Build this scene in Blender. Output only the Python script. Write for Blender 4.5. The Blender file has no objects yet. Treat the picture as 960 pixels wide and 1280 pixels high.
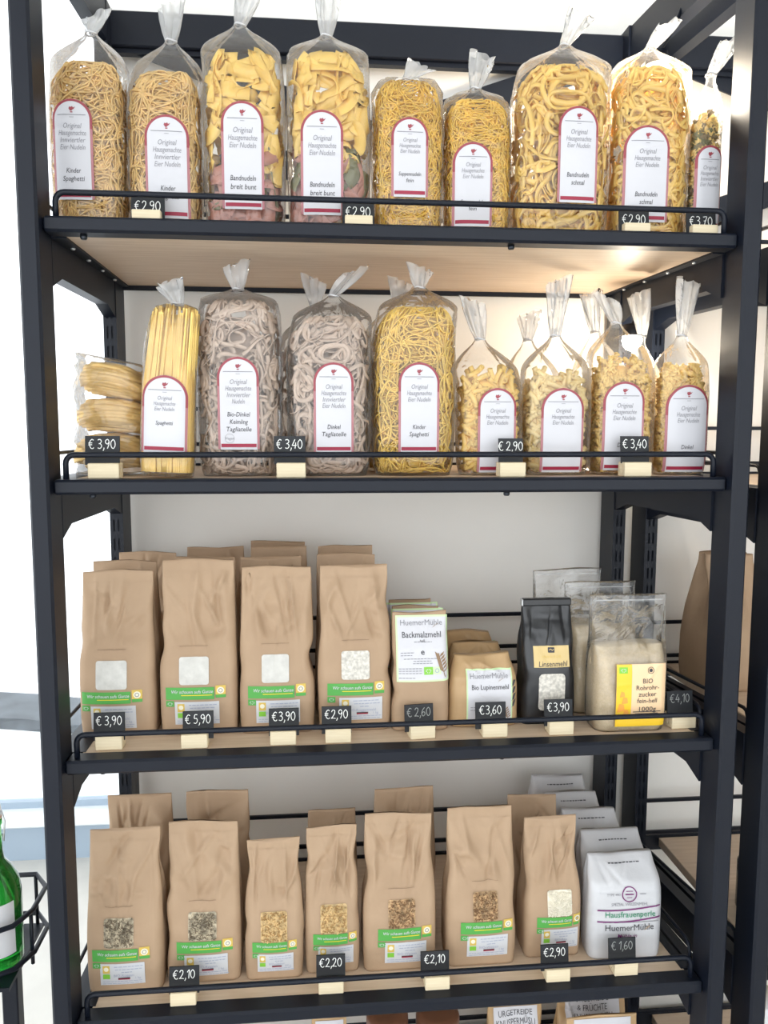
import bpy, math, random
import numpy as np
from mathutils import Matrix, Vector

scene = bpy.context.scene
COL = scene.collection
PI = math.pi

# ------------------------------------------------------------------ camera
FPX, CAM = 999.167, np.array([.342, -1.0934, 1.45])
PITCH, YAW, ROLL = .1052, .095, .0021
FW = np.array([math.sin(YAW) * math.cos(PITCH), math.cos(YAW) * math.cos(PITCH), -math.sin(PITCH)])
_r = np.array([math.cos(YAW), -math.sin(YAW), 0.0])
_u = np.cross(_r, FW)
RT = _r * math.cos(ROLL) + _u * math.sin(ROLL)
UP = -_r * math.sin(ROLL) + _u * math.cos(ROLL)
cam_d = bpy.data.cameras.new('camera')
cam_d.sensor_fit = 'VERTICAL'
cam_d.sensor_height = 36.0
cam_d.lens = FPX / 1280 * 36
cam_d.clip_start = .02
cam_o = bpy.data.objects.new('camera', cam_d)
COL.objects.link(cam_o)
cam_o.matrix_world = Matrix(((RT[0], UP[0], -FW[0], CAM[0]), (RT[1], UP[1], -FW[1], CAM[1]),
                             (RT[2], UP[2], -FW[2], CAM[2]), (0, 0, 0, 1)))
scene.camera = cam_o


def at(x, y, Y):            # photo pixel -> point on the plane Y
    d = FW + RT * (x - 480) / FPX - UP * (y - 640) / FPX
    return CAM + d * (Y - CAM[1]) / d[1]


def on(x, y, Z):            # photo pixel -> point on the plane Z
    d = FW + RT * (x - 480) / FPX - UP * (y - 640) / FPX
    return CAM + d * (Z - CAM[2]) / d[2]


# ------------------------------------------------------------------ world, light, exposure
world = bpy.data.worlds.new('world')
scene.world = world
world.use_nodes = True
bg = world.node_tree.nodes['Background']
bg.inputs['Color'].default_value = (.93, .97, 1, 1)
bg.inputs['Strength'].default_value = 1.0
scene.view_settings.view_transform = 'Standard'
scene.view_settings.look = 'None'
scene.view_settings.gamma = 1.0
scene.view_settings.use_curve_mapping = False
scene.view_settings.exposure = 1.6
scene.cycles.transparent_max_bounces = 32
scene.cycles.max_bounces = 12
scene.cycles.diffuse_bounces = 7
scene.cycles.use_denoising = True


# ------------------------------------------------------------------ materials
MATS = {}


def nodes(name):
    m = bpy.data.materials.new(name)
    m.use_nodes = True
    MATS[name] = m
    nt = m.node_tree
    return m, nt, nt.nodes['Principled BSDF']


def mat(name, col, rough=.6, metal=0., spec=.5, noise=0., nscale=30., bump=0., bscale=200., stretch=None, trans=0., col2=None, coat=0.):
    m, nt, b = nodes(name)
    b.inputs['Base Color'].default_value = (*col, 1)
    b.inputs['Roughness'].default_value = rough
    b.inputs['Metallic'].default_value = metal
    b.inputs['Specular IOR Level'].default_value = spec
    b.inputs['Coat Weight'].default_value = coat
    b.inputs['Transmission Weight'].default_value = trans
    tc = nt.nodes.new('ShaderNodeTexCoord')
    mp = nt.nodes.new('ShaderNodeMapping')
    nt.links.new(tc.outputs['Object'], mp.inputs['Vector'])
    if stretch:
        mp.inputs['Scale'].default_value = stretch
    if noise or col2:
        n = nt.nodes.new('ShaderNodeTexNoise')
        n.inputs['Scale'].default_value = nscale
        n.inputs['Detail'].default_value = 6
        nt.links.new(mp.outputs[0], n.inputs['Vector'])
        r = nt.nodes.new('ShaderNodeValToRGB')
        c2 = col2 or tuple(c * (1 - noise) for c in col)
        c1 = col if col2 else tuple(min(1, c * (1 + noise * .5)) for c in col)
        r.color_ramp.elements[0].position, r.color_ramp.elements[1].position = .35, .68
        r.color_ramp.elements[0].color = (*c2, 1)
        r.color_ramp.elements[1].color = (*c1, 1)
        nt.links.new(n.outputs['Fac'], r.inputs['Fac'])
        nt.links.new(r.outputs['Color'], b.inputs['Base Color'])
    if bump:
        n2 = nt.nodes.new('ShaderNodeTexNoise')
        n2.inputs['Scale'].default_value = bscale
        n2.inputs['Detail'].default_value = 4
        nt.links.new(mp.outputs[0], n2.inputs['Vector'])
        bp = nt.nodes.new('ShaderNodeBump')
        bp.inputs['Strength'].default_value = bump
        bp.inputs['Distance'].default_value = .004
        nt.links.new(n2.outputs['Fac'], bp.inputs['Height'])
        nt.links.new(bp.outputs['Normal'], b.inputs['Normal'])
    return m


def film(name, tint, haze, fres, rough, bump, bscale):
    """thin clear packaging film: see-through with a mirror-like sheen"""
    m = bpy.data.materials.new(name)
    m.use_nodes = True
    MATS[name] = m
    nt = m.node_tree
    nt.nodes.clear()
    N = nt.nodes.new
    L = nt.links.new
    out = N('ShaderNodeOutputMaterial')
    tr = N('ShaderNodeBsdfTransparent')
    tr.inputs['Color'].default_value = (*tint, 1)
    gl = N('ShaderNodeBsdfGlossy')
    gl.inputs['Roughness'].default_value = rough
    df = N('ShaderNodeBsdfTranslucent')
    df.inputs['Color'].default_value = (.95, .96, .97, 1)
    d2 = N('ShaderNodeBsdfDiffuse')
    d2.inputs['Color'].default_value = (.95, .96, .97, 1)
    md = N('ShaderNodeMixShader')
    L(df.outputs[0], md.inputs[1])
    L(d2.outputs[0], md.inputs[2])
    tc = N('ShaderNodeTexCoord')
    nz = N('ShaderNodeTexNoise')
    nz.inputs['Scale'].default_value = bscale
    nz.inputs['Detail'].default_value = 3
    nz.inputs['Distortion'].default_value = 1.2
    L(tc.outputs['Object'], nz.inputs['Vector'])
    bp = N('ShaderNodeBump')
    bp.inputs['Strength'].default_value = bump
    bp.inputs['Distance'].default_value = .01
    L(nz.outputs['Fac'], bp.inputs['Height'])
    L(bp.outputs[0], gl.inputs['Normal'])
    fr = N('ShaderNodeFresnel')
    fr.inputs['IOR'].default_value = 1.5
    L(bp.outputs[0], fr.inputs['Normal'])
    mu = N('ShaderNodeMath')
    mu.operation = 'MULTIPLY_ADD'
    mu.use_clamp = True
    mu.inputs[1].default_value = fres
    mu.inputs[2].default_value = .02
    L(fr.outputs[0], mu.inputs[0])
    m1 = N('ShaderNodeMixShader')
    hz = N('ShaderNodeMath')
    hz.operation = 'MULTIPLY_ADD'
    hz.use_clamp = True
    hz.inputs[1].default_value = .55 if haze else 0
    hz.inputs[2].default_value = haze
    L(fr.outputs[0], hz.inputs[0])
    L(hz.outputs[0], m1.inputs[0])
    L(tr.outputs[0], m1.inputs[1])
    L(md.outputs[0], m1.inputs[2])
    m2 = N('ShaderNodeMixShader')
    L(mu.outputs[0], m2.inputs[0])
    L(m1.outputs[0], m2.inputs[1])
    L(gl.outputs[0], m2.inputs[2])
    L(m2.outputs[0], out.inputs['Surface'])
    return m


def emit(name, col, s):
    m = bpy.data.materials.new(name)
    m.use_nodes = True
    b = m.node_tree.nodes['Principled BSDF']
    b.inputs['Base Color'].default_value = (*col, 1)
    b.inputs['Emission Color'].default_value = (*col, 1)
    b.inputs['Emission Strength'].default_value = s
    MATS[name] = m


def wood(name, c1, c2, stretch, scale=9, rough=.45):
    m = mat(name, c1, rough, noise=.2, nscale=scale, stretch=stretch, col2=c2, bump=.08, bscale=40)
    return m


mat('metal', (.0040, .0065, .0140), .45, spec=.30, bump=.03, bscale=900)
mat('bolt', (.03, .035, .045), .3, metal=.6)
wood('oak', (.68, .54, .41), (.59, .45, .325), (1.2, 14, 14))
wood('blockwood', (.80, .70, .50), (.72, .60, .40), (3, 3, 60), 5, .6)
mat('wall', (.88, .865, .83), .85, noise=.04, nscale=3, bump=.03, bscale=300)
mat('floor', (.62, .60, .56), .35, noise=.08, nscale=5)
mat('ceiling', (.8, .8, .78), .9)
mat('window_frame', (.33, .41, .50), .45)
mat('sill', (.78, .82, .86), .35)
mat('gravel', (.78, .79, .80), .9, noise=.25, nscale=14, bump=.5, bscale=30)
mat('kerb', (.10, .115, .13), .8, noise=.3, nscale=9)
film('glass', (.98, .99, 1), 0, .6, .0, 0, 1)
film('film', (.996, .997, .998), .012, .72, .05, .42, 26)
film('film_neck', (.985, .99, .995), .34, 1.0, .10, .7, 60)
film('film_sugar', (.996, .997, .998), .018, .9, .05, .5, 26)
mat('kraft', (.45, .315, .205), .70, noise=.10, nscale=10, bump=.40, bscale=34, col2=(.385, .262, .165))
mat('kraft_fold', (.30, .20, .125), .8, noise=.1, nscale=12)
mat('kraft_gold', (.50, .33, .17), .5, noise=.1, nscale=14, bump=.2, bscale=50)
mat('paper_white', (.60, .61, .64), .5)
mat('label_white', (.60, .60, .64), .4)
mat('flour_bag', (.57, .575, .60), .42, bump=.35, bscale=40, noise=.04, nscale=12)
mat('label_red', (.30, .05, .068), .45)
mat('label_pink', (.42, .17, .19), .45)
mat('bar_red', (.32, .012, .045), .45)
mat('ink', (.05, .05, .06), .6)
mat('ink_grey', (.24, .24, .27), .6)
mat('ink_blue', (.36, .40, .52), .6)
mat('ink_green', (.02, .24, .12), .5)
mat('ink_purple', (.17, .015, .14), .5)
mat('green', (.085, .36, .07), .5)
mat('leaf_green', (.22, .55, .05), .5)
mat('lime_edge', (.60, .78, .45), .5)
mat('yellow', (.78, .62, .04), .5)
mat('emblem_gold', (.68, .48, .10), .5)
mat('emblem_cream', (.82, .78, .62), .5)
mat('orange', (.85, .36, .06), .4)
mat('peach', (.86, .60, .36), .35)
mat('sun_yellow', (.86, .55, .03), .35)
mat('gold_label', (.63, .47, .20), .3)
mat('blackbag', (.012, .013, .016), .33, spec=.6, bump=.35, bscale=22)
mat('chalkboard', (.012, .014, .018), .6)
mat('chalk', (.83, .84, .82), .8)
mat('chalk_faint', (.30, .31, .30), .8)
mat('flour', (.58, .57, .535), .35, noise=.12, nscale=70, bump=.25, bscale=110)
mat('flour_speck', (.64, .61, .55), .35, noise=.3, nscale=220, bump=.3, bscale=200)
mat('rice', (.80, .75, .62), .4, noise=.12, nscale=60)
mat('grain_grey', (.50, .43, .31), .45, noise=.55, nscale=160)
mat('grain_tan', (.66, .47, .23), .45, noise=.35, nscale=160)
mat('grain_brown', (.52, .34, .18), .45, noise=.5, nscale=160)
mat('kernel_rye', (.17, .13, .085), .5, noise=.3, nscale=160)
mat('kernel_dinkel', (.40, .24, .09), .5, noise=.3, nscale=160)
mat('kernel_wheat', (.24, .13, .06), .5, noise=.3, nscale=160)
mat('sugar', (.62, .50, .33), .55, noise=.08, nscale=300, bump=.12, bscale=60)
mat('pasta_cream', (.84, .57, .22), .45, noise=.14, nscale=60)
mat('pasta_yellow', (.90, .62, .13), .45, noise=.14, nscale=60)
mat('pasta_gold', (.93, .61, .10), .45, noise=.14, nscale=60)
mat('pasta_wide', (.90, .62, .17), .4, noise=.12, nscale=40)
mat('pasta_red', (.52, .24, .18), .45, noise=.12, nscale=40)
mat('pasta_green', (.18, .17, .07), .45, noise=.12, nscale=40)
mat('pasta_dark', (.22, .15, .06), .5, noise=.12, nscale=40)
mat('pasta_spelt', (.62, .48, .38), .5, noise=.12, nscale=60)
mat('pasta_tube', (.90, .62, .18), .42, noise=.12, nscale=50)
mat('pasta_tube_pale', (.86, .66, .30), .42, noise=.12, nscale=50)
mat('pasta_fusilli', (.86, .60, .20), .45, noise=.12, nscale=50)
mat('pasta_spag', (.86, .61, .18), .4, noise=.10, nscale=50)
mat('pasta_nest', (.82, .56, .22), .45, noise=.12, nscale=50)
mat('bottle_green', (.02, .30, .035), .05, trans=.75, spec=.6)
mat('rubber', (.70, .45, .33), .5)
mat('ceramic', (.85, .86, .88), .2)
mat('brown_lid', (.13, .055, .03), .45)
mat('jar_dark', (.03, .025, .022), .12)
mat('muesli', (.72, .70, .66), .4, noise=.2, nscale=20)
mat('pack_green', (.02, .38, .06), .5)
mat('silver', (.62, .64, .66), .35, metal=.7)
emit('lamp_glow', (1, .86, .66), 40.0)

# ------------------------------------------------------------------ mesh helpers


def link(name, me, m=None, parent=None, smooth=False):
    if m is not None:
        me.materials.append(MATS[m])
    if smooth:
        me.polygons.foreach_set('use_smooth', np.ones(len(me.polygons), dtype=bool))
    o = bpy.data.objects.new(name, me)
    COL.objects.link(o)
    if parent is not None:
        o.parent = parent
    return o


def mesh(V, F):
    me = bpy.data.meshes.new('m')
    V = np.asarray(V, dtype=np.float32).reshape(-1, 3)
    if isinstance(F, np.ndarray):
        n, k = F.shape
        me.vertices.add(len(V))
        me.vertices.foreach_set('co', V.ravel())
        me.loops.add(n * k)
        me.polygons.add(n)
        me.loops.foreach_set('vertex_index', F.astype(np.int32).ravel())
        me.polygons.foreach_set('loop_start', np.arange(0, n * k, k, dtype=np.int32))
        me.update(calc_edges=True)
        me.validate()
    else:
        me.from_pydata(V.tolist(), [], F)
        me.update()
    return me


class MB:
    """collects simple shapes for ONE mesh"""

    def __init__(self):
        self.V, self.F = [], []

    def add(self, V, F):
        k = len(self.V)
        self.V += [tuple(v) for v in V]
        self.F += [tuple(i + k for i in f) for f in F]

    def box(self, x0, x1, y0, y1, z0, z1, b=0.):
        if b <= 0:
            V = [(x, y, z) for z in (z0, z1) for y in (y0, y1) for x in (x0, x1)]
            self.add(V, [(0, 2, 3, 1), (4, 5, 7, 6), (0, 1, 5, 4), (2, 6, 7, 3), (0, 4, 6, 2), (1, 3, 7, 5)])
            return
        # chamfered box: 24 verts
        c = [(x0, x1), (y0, y1), (z0, z1)]
        V, idx = [], {}
        for sx in (0, 1):
            for sy in (0, 1):
                for sz in (0, 1):
                    s = (sx, sy, sz)
                    for ax in range(3):
                        p = [c[i][s[i]] + (0 if i == ax else (b if s[i] == 0 else -b)) for i in range(3)]
                        idx[(s, ax)] = len(V)
                        V.append(p)
        F = []
        for ax in range(3):
            i, j = [a for a in range(3) if a != ax]
            for sd in (0, 1):
                q = []
                for (a, b_) in ((0, 0), (1, 0), (1, 1), (0, 1)):
                    s = [0, 0, 0]
                    s[ax], s[i], s[j] = sd, a, b_
                    q.append(idx[(tuple(s), ax)])
                F.append(q)
            for a in (0, 1):
                for b_ in (0, 1):
                    s0, s1 = [0, 0, 0], [0, 0, 0]
                    s0[i], s0[j], s0[ax] = a, b_, 0
                    s1[i], s1[j], s1[ax] = a, b_, 1
                    F.append([idx[(tuple(s0), i)], idx[(tuple(s1), i)], idx[(tuple(s1), j)], idx[(tuple(s0), j)]])
        for sx in (0, 1):
            for sy in (0, 1):
                for sz in (0, 1):
                    F.append([idx[((sx, sy, sz), a)] for a in range(3)])
        self.add(V, F)

    def tube(self, pts, r, n=8, closed=False, taper=None):
        P = np.array(pts, float)
        m = len(P)
        T = np.gradient(P, axis=0)
        if closed:
            T = np.roll(P, -1, 0) - np.roll(P, 1, 0)
        T /= np.linalg.norm(T, axis=1)[:, None] + 1e-12
        nrm = np.cross(T[0], (0, 0, 1.0))
        if np.linalg.norm(nrm) < .1:
            nrm = np.cross(T[0], (1.0, 0, 0))
        V = []
        for i in range(m):
            nrm = nrm - T[i] * (nrm @ T[i])
            nrm /= np.linalg.norm(nrm)
            bn = np.cross(T[i], nrm)
            rr = r if taper is None else r * taper[i]
            for k in range(n):
                a = 2 * PI * k / n
                V.append(P[i] + rr * (nrm * math.cos(a) + bn * math.sin(a)))
        F = []
        for i in range(m if closed else m - 1):
            j = (i + 1) % m
            for k in range(n):
                F.append((i * n + k, i * n + (k + 1) % n, j * n + (k + 1) % n, j * n + k))
        if not closed:
            F.append(tuple(range(n - 1, -1, -1)))
            F.append(tuple((m - 1) * n + k for k in range(n)))
        self.add(V, F)

    def lathe(self, prof, n=32, c=(0, 0)):
        V, F = [], []
        for r, z in prof:
            for k in range(n):
                a = 2 * PI * k / n
                V.append((c[0] + r * math.cos(a), c[1] + r * math.sin(a), z))
        for i in range(len(prof) - 1):
            for k in range(n):
                F.append((i * n + k, i * n + (k + 1) % n, (i + 1) * n + (k + 1) % n, (i + 1) * n + k))
        F.append(tuple(range(n - 1, -1, -1)))
        F.append(tuple((len(prof) - 1) * n + k for k in range(n)))
        self.add(V, F)

    def prism_x(self, poly, x0, x1, x0b=None, x1b=None, yb=1.):
        """polygon in (y, z) extruded along x; x may shift linearly with y up to yb"""
        k = len(poly)
        dx0 = (lambda y: x0 if x0b is None else x0 + (x0b - x0) * y / yb)
        dx1 = (lambda y: x1 if x1b is None else x1 + (x1b - x1) * y / yb)
        V = [(dx0(y), y, z) for y, z in poly] + [(dx1(y), y, z) for y, z in poly]
        F = [tuple(range(k)), tuple(range(2 * k - 1, k - 1, -1))]
        for i in range(k):
            j = (i + 1) % k
            F.append((j, i, i + k, j + k))
        self.add(V, F)

    def build(self, name, m, parent=None, smooth=False):
        return link(name, mesh(self.V, self.F), m, parent, smooth)


def tag(o, label, cat=None, group=None, kind=None):
    if label:
        o['label'] = label
    if cat:
        o['category'] = cat
    if group:
        o['group'] = group
    if kind:
        o['kind'] = kind
    return o


def thing(name, label, cat, loc, group=None, rot=(0, 0, 0)):
    o = bpy.data.objects.new(name, None)
    o.empty_display_size = .03
    COL.objects.link(o)
    o.location, o.rotation_euler = loc, rot
    return tag(o, label, cat, group)


def struct(name, mb, m, label=None):
    o = mb.build(name, m)
    return tag(o, label or name, None, None, 'structure')


def loft(R, cap0=True, cap1=True):
    """rings (m, n, 3) -> verts and faces"""
    m, n, _ = R.shape
    i, k = np.meshgrid(np.arange(m - 1), np.arange(n), indexing='ij')
    F = np.stack([i * n + k, i * n + (k + 1) % n, (i + 1) * n + (k + 1) % n, (i + 1) * n + k], -1).reshape(-1, 4).tolist()
    if cap0:
        F.append(list(range(n - 1, -1, -1)))
    if cap1:
        F.append([(m - 1) * n + q for q in range(n)])
    return R.reshape(-1, 3), F


def smooth_interp(x, xs, ys, w=.06):
    g = np.linspace(-w, w, 7)
    k = np.exp(-(g / (w * .6)) ** 2)
    k /= k.sum()
    x = np.asarray(x, float)
    return sum(kk * np.interp(x + gg, xs, ys) for kk, gg in zip(k, g))


# ------------------------------------------------------------------ flat print mapped on curved fronts
_TXT = {}


def text2d(s, size=1., shear=0., bold=0., align='CENTER'):
    key = (s, shear, bold, align)
    if key not in _TXT:
        cu = bpy.data.curves.new('t', 'FONT')
        cu.body = s
        cu.size = 1.0
        cu.shear = shear
        cu.offset = bold
        cu.align_x = align
        cu.align_y = 'CENTER'
        cu.resolution_u = 2
        o = bpy.data.objects.new('t', cu)
        me = bpy.data.meshes.new_from_object(o)
        V = np.array([v.co[:2] for v in me.vertices]) if len(me.vertices) else np.zeros((0, 2))
        F = [tuple(p.vertices) for p in me.polygons]
        bpy.data.objects.remove(o)
        bpy.data.curves.remove(cu)
        bpy.data.meshes.remove(me)
        _TXT[key] = (V, F)
    V, F = _TXT[key]
    return V * size, F


class Print:
    """flat shapes in a label plane (x, z), wrapped on a front by a function surf(x, z) -> point"""

    def __init__(self, surf, off, cx=0., cz=0., rot=0.):
        self.surf, self.off, self.c, self.rot = surf, off, (cx, cz), rot
        self.V, self.F = [], []

    def add2(self, P, F):
        c, s = math.cos(self.rot), math.sin(self.rot)
        P = np.asarray(P, float)
        k = len(self.V)
        X = P[:, 0] * c - P[:, 1] * s + self.c[0]
        Z = P[:, 0] * s + P[:, 1] * c + self.c[1]
        Q = self.surf(X, Z)
        Q[:, 1] -= self.off
        self.V += Q.tolist()
        self.F += [tuple(i + k for i in f) for f in F]
        return self

    def grid(self, xs_lo, xs_hi, zs, n=8):
        P, F = [], []
        for lo, hi, z in zip(xs_lo, xs_hi, zs):
            for i in range(n + 1):
                P.append((lo + (hi - lo) * i / n, z))
        for r in range(len(zs) - 1):
            for i in range(n):
                a = r * (n + 1) + i
                F.append((a, a + 1, a + n + 2, a + n + 1))
        return self.add2(P, F)

    def rect(self, x0, x1, z0, z1, n=8, m=6):
        n, m = max(n, int(abs(x1 - x0) / .0025)), max(m, int(abs(z1 - z0) / .0025))
        return self.grid([x0] * (m + 1), [x1] * (m + 1), np.linspace(z0, z1, m + 1), n)

    def rrect(self, x0, x1, z0, z1, r, n=10, m=8):
        n, m = max(n, int(abs(x1 - x0) / .0025)), max(m, int(abs(z1 - z0) / .0025))
        zs = np.concatenate([z0 + r * (1 - np.cos(np.linspace(0, PI / 2, 4))), np.linspace(z0 + r, z1 - r, m)[1:-1],
                             z1 - r * (1 - np.cos(np.linspace(PI / 2, 0, 4)))])
        d = []
        for z in zs:
            q = max(0, r - (z - z0), r - (z1 - z))
            d.append(r - math.sqrt(max(0, r * r - q * q)))
        return self.grid([x0 + e for e in d], [x1 - e for e in d], zs, n)

    def arch(self, w, z0, z1, n=10, m=14):
        """round-headed panel, w wide, z0..z1"""
        r = w / 2
        n, m = 22, max(m, int((z1 - z0) / .0025))
        zs = np.concatenate([np.linspace(z0, z1 - r, m)[:-1], z1 - r + r * np.sin(np.linspace(0, PI / 2, 12))])
        h = [r if z <= z1 - r else math.sqrt(max(1e-9, r * r - (z - z1 + r) ** 2)) for z in zs]
        return self.grid([-q for q in h], h, zs, n)

    def disc(self, x, z, r, n=16, r0=0.):
        P, F = [], []
        if r0 <= 0:
            P = [(x + r * math.cos(2 * PI * k / n), z + r * math.sin(2 * PI * k / n)) for k in range(n)]
            F = [tuple(range(n))]
        else:
            for k in range(n):
                a = 2 * PI * k / n
                P += [(x + r * math.cos(a), z + r * math.sin(a)), (x + r0 * math.cos(a), z + r0 * math.sin(a))]
            F = [(2 * k, (2 * k + 2) % (2 * n), (2 * k + 3) % (2 * n), 2 * k + 1) for k in range(n)]
        return self.add2(P, F)

    def poly(self, P):
        return self.add2(P, [tuple(range(len(P)))])

    def text(self, s, x, z, size, shear=0., bold=0., width=None, align='CENTER'):
        V, F = text2d(s, size, shear, bold, align)
        if len(V) == 0:
            return self
        V = V.copy()
        if width:
            w = V[:, 0].max() - V[:, 0].min()
            V[:, 0] *= width / w
        return self.add2(V + np.array([x, z]), F)

    def stroke(self, pts, w):
        P = np.array(pts, float)
        T = np.gradient(P, axis=0)
        T /= np.linalg.norm(T, axis=1)[:, None] + 1e-9
        Nn = np.stack([-T[:, 1], T[:, 0]], 1)
        Q, F = [], []
        for p, q in zip(P, Nn):
            Q += [p + q * w / 2, p - q * w / 2]
        for i in range(len(P) - 1):
            F.append((2 * i, 2 * i + 1, 2 * i + 3, 2 * i + 2))
        return self.add2(Q, F)

    def build(self, name, m, parent):
        return link(name, mesh(self.V, self.F), m, parent)


def curve_pts(ctrl, n=5):
    """Catmull-Rom through control points"""
    C_ = np.array([ctrl[0]] + list(ctrl) + [ctrl[-1]], float)
    out = []
    for i in range(1, len(C_) - 2):
        p0, p1, p2, p3 = C_[i - 1], C_[i], C_[i + 1], C_[i + 2]
        for t in np.linspace(0, 1, n, endpoint=False):
            out.append(.5 * ((2 * p1) + (-p0 + p2) * t + (2 * p0 - 5 * p1 + 4 * p2 - p3) * t * t + (-p0 + 3 * p1 - 3 * p2 + p3) * t ** 3))
    out.append(C_[-2])
    return np.array(out)


# hand-chalked figures: strokes in a box 0..~.6 wide, 0..1 high
GLYPH = {
    '0': [[(.3, 1), (.06, .7), (.08, .25), (.3, 0), (.52, .3), (.5, .75), (.3, 1)]],
    '1': [[(.12, .72), (.38, 1), (.34, .5), (.3, 0)]],
    '2': [[(.06, .76), (.2, .98), (.44, .92), (.44, .62), (.2, .22), (.02, .04), (.25, .06), (.56, .0)]],
    '3': [[(.08, .92), (.3, 1), (.5, .82), (.36, .58), (.2, .54), (.4, .5), (.52, .26), (.34, .02), (.06, .08)]],
    '4': [[(.34, 1), (.06, .42), (.06, .34), (.56, .38)], [(.44, .66), (.36, 0)]],
    '5': [[(.5, .98), (.2, .98), (.14, .58), (.4, .58), (.5, .28), (.32, .02), (.06, .08)]],
    '6': [[(.46, 1), (.18, .66), (.08, .26), (.26, 0), (.5, .2), (.42, .46), (.22, .46), (.1, .28)]],
    '7': [[(.06, .94), (.54, .98), (.34, .5), (.22, 0)], [(.14, .5), (.46, .54)]],
    '9': [[(.5, .78), (.34, 1), (.1, .86), (.12, .6), (.34, .5), (.5, .74), (.46, .4), (.3, 0)]],
    ',': [[(.12, .1), (.12, -.04), (.02, -.24)]],
    '€': [[(.62, .9), (.42, 1), (.2, .78), (.14, .44), (.28, .08), (.5, .0), (.64, .12)], [(0, .6), (.46, .62)], [(0, .4), (.44, .42)]],
}
ADV = {',': .22, '€': .82, '1': .5}


def chalk_price(pr, s, x0, z0, h, w):
    """write a price left-aligned at x0"""
    x = x0
    for ch in s:
        if ch == ' ':
            x += .18 * h
            continue
        for st in GLYPH[ch]:
            P = curve_pts([(x + a * h * .92, z0 + b * h) for a, b in st], 4)
            pr.stroke(P, w)
        x += ADV.get(ch, .66) * h * .92
    return x - x0


def price_width(s, h):
    return sum((.18 * h if c == ' ' else ADV.get(c, .66) * h * .92) for c in s)


# ------------------------------------------------------------------ the room
W = .95
ZS = [1.724, 1.3792, .9849, .5912, .205]


def room():
    b = MB(); b.box(-4, 5, -5, 1.56, -.05, 0); struct('floor', b, 'floor', 'pale polished shop floor')
    b = MB(); b.box(-.012, 5, .45, 1.75, 0, 3.0); struct('wall_back', b, 'wall', 'light grey plastered wall behind the shelving')
    b = MB(); b.box(-4, 5, -3.6, 1.75, 3.0, 3.05); struct('ceiling', b, 'ceiling', 'white shop ceiling')
    b = MB(); b.box(4.0, 4.05, -5, .45, 0, 3.0); struct('wall_side', b, 'wall', 'light plastered side wall')
    # shop window beside the wall
    b = MB(); b.box(-4, -.013, 1.56, 1.66, -.05, .125); wf = struct('window_1', b, 'window_frame', 'tall shop window above a blue-grey frame')
    b = MB(); b.box(-4, -.013, 1.53, 1.68, .125, .168, .006); o = b.build('window_sill', 'sill', wf)
    b = MB(); b.box(-4, -.013, 1.60, 1.61, .168, 3.0); b.build('pane', 'glass', wf)
    b = MB(); b.box(-4, -.013, 1.59, 1.62, .168, .19); b.build('glazing_bead', 'window_frame', wf)
    b = MB(); b.box(-9, 6, 1.7, 14, -.12, -.05); struct('ground', b, 'gravel', 'pale stony ground outside the window')
    # low dark kerb outside
    rng = random.Random(5)
    n = 14
    V, F = [], []
    for i in range(n + 1):
        x = -4.5 + 4.0 * i / n
        y0 = 2.9 + .1 * math.sin(i * 1.3) - .35 * max(0, (-1.2 - x)) * .3
        for (y, z) in ((y0, -.05), (y0, .0), (y0 + .3, .03), (y0 + .34, -.05)):
            V.append((x, y + rng.uniform(-.02, .02), z))
    for i in range(n):
        for k in range(3):
            F.append((i * 4 + k, i * 4 + 4 + k, i * 4 + 5 + k, i * 4 + 1 + k))
    b = MB(); b.add(V, F); struct('kerb', b, 'kerb', 'dark grey kerb stones outside the window')


room()

# ------------------------------------------------------------------ shelving


def upright(parent, x0, x1, y0, y1, z0, z1, slot_z):
    """slotted rear upright: front face with real slots"""
    b = MB()
    w = x1 - x0
    xs = [x0, x0 + .24 * w, x0 + .40 * w, x0 + .58 * w, x0 + .74 * w, x1]
    zs = [z0]
    cells = []
    z = slot_z
    while z < z1 - .04:
        zs += [z, z + .021]
        cells.append(len(zs) - 2)
        z += .034
    zs.append(z1)
    V = [(x, y0, zz) for zz in zs for x in xs]
    F = []
    n = len(xs)
    for j in range(len(zs) - 1):
        for i in range(n - 1):
            if j in cells and i in (1, 3):
                continue
            F.append((j * n + i, j * n + i + 1, (j + 1) * n + i + 1, (j + 1) * n + i))
    b.add(V, F)
    # sides, back
    b.add([(x0, y0, z0), (x0, y1, z0), (x0, y1, z1), (x0, y0, z1)], [(0, 3, 2, 1)])
    b.add([(x1, y0, z0), (x1, y1, z0), (x1, y1, z1), (x1, y0, z1)], [(0, 1, 2, 3)])
    b.add([(x0, y1, z0), (x1, y1, z0), (x1, y1, z1), (x0, y1, z1)], [(0, 3, 2, 1)])
    b.add([(x0, y0, z1), (x1, y0, z1), (x1, y1, z1), (x0, y1, z1)], [(0, 1, 2, 3)])
    b.add([(x0, y0, z0), (x1, y0, z0), (x1, y1, z0), (x0, y1, z0)], [(3, 2, 1, 0)])
    # lining behind the slots
    b.add([(x0 + .001, y0 + .004, z0), (x1 - .001, y0 + .004, z0), (x1 - .001, y0 + .004, z1), (x0 + .001, y0 + .004, z1)], [(0, 1, 2, 3)])
    return b.build('rear_upright', 'metal', parent)


def rail_path(x0, x1, y, zb, h, r=.012):
    """front guard wire: leg, rounded corner, run, corner, leg"""
    pts = [(x0, y, zb)]
    for a in np.linspace(0, PI / 2, 6):
        pts.append((x0 + r - r * math.cos(a), y, zb + h - r + r * math.sin(a)))
    for a in np.linspace(PI / 2, 0, 6):
        pts.append((x1 - r + r * math.cos(a), y, zb + h - r + r * math.sin(a)))
    pts.append((x1, y, zb))
    return pts


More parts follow.
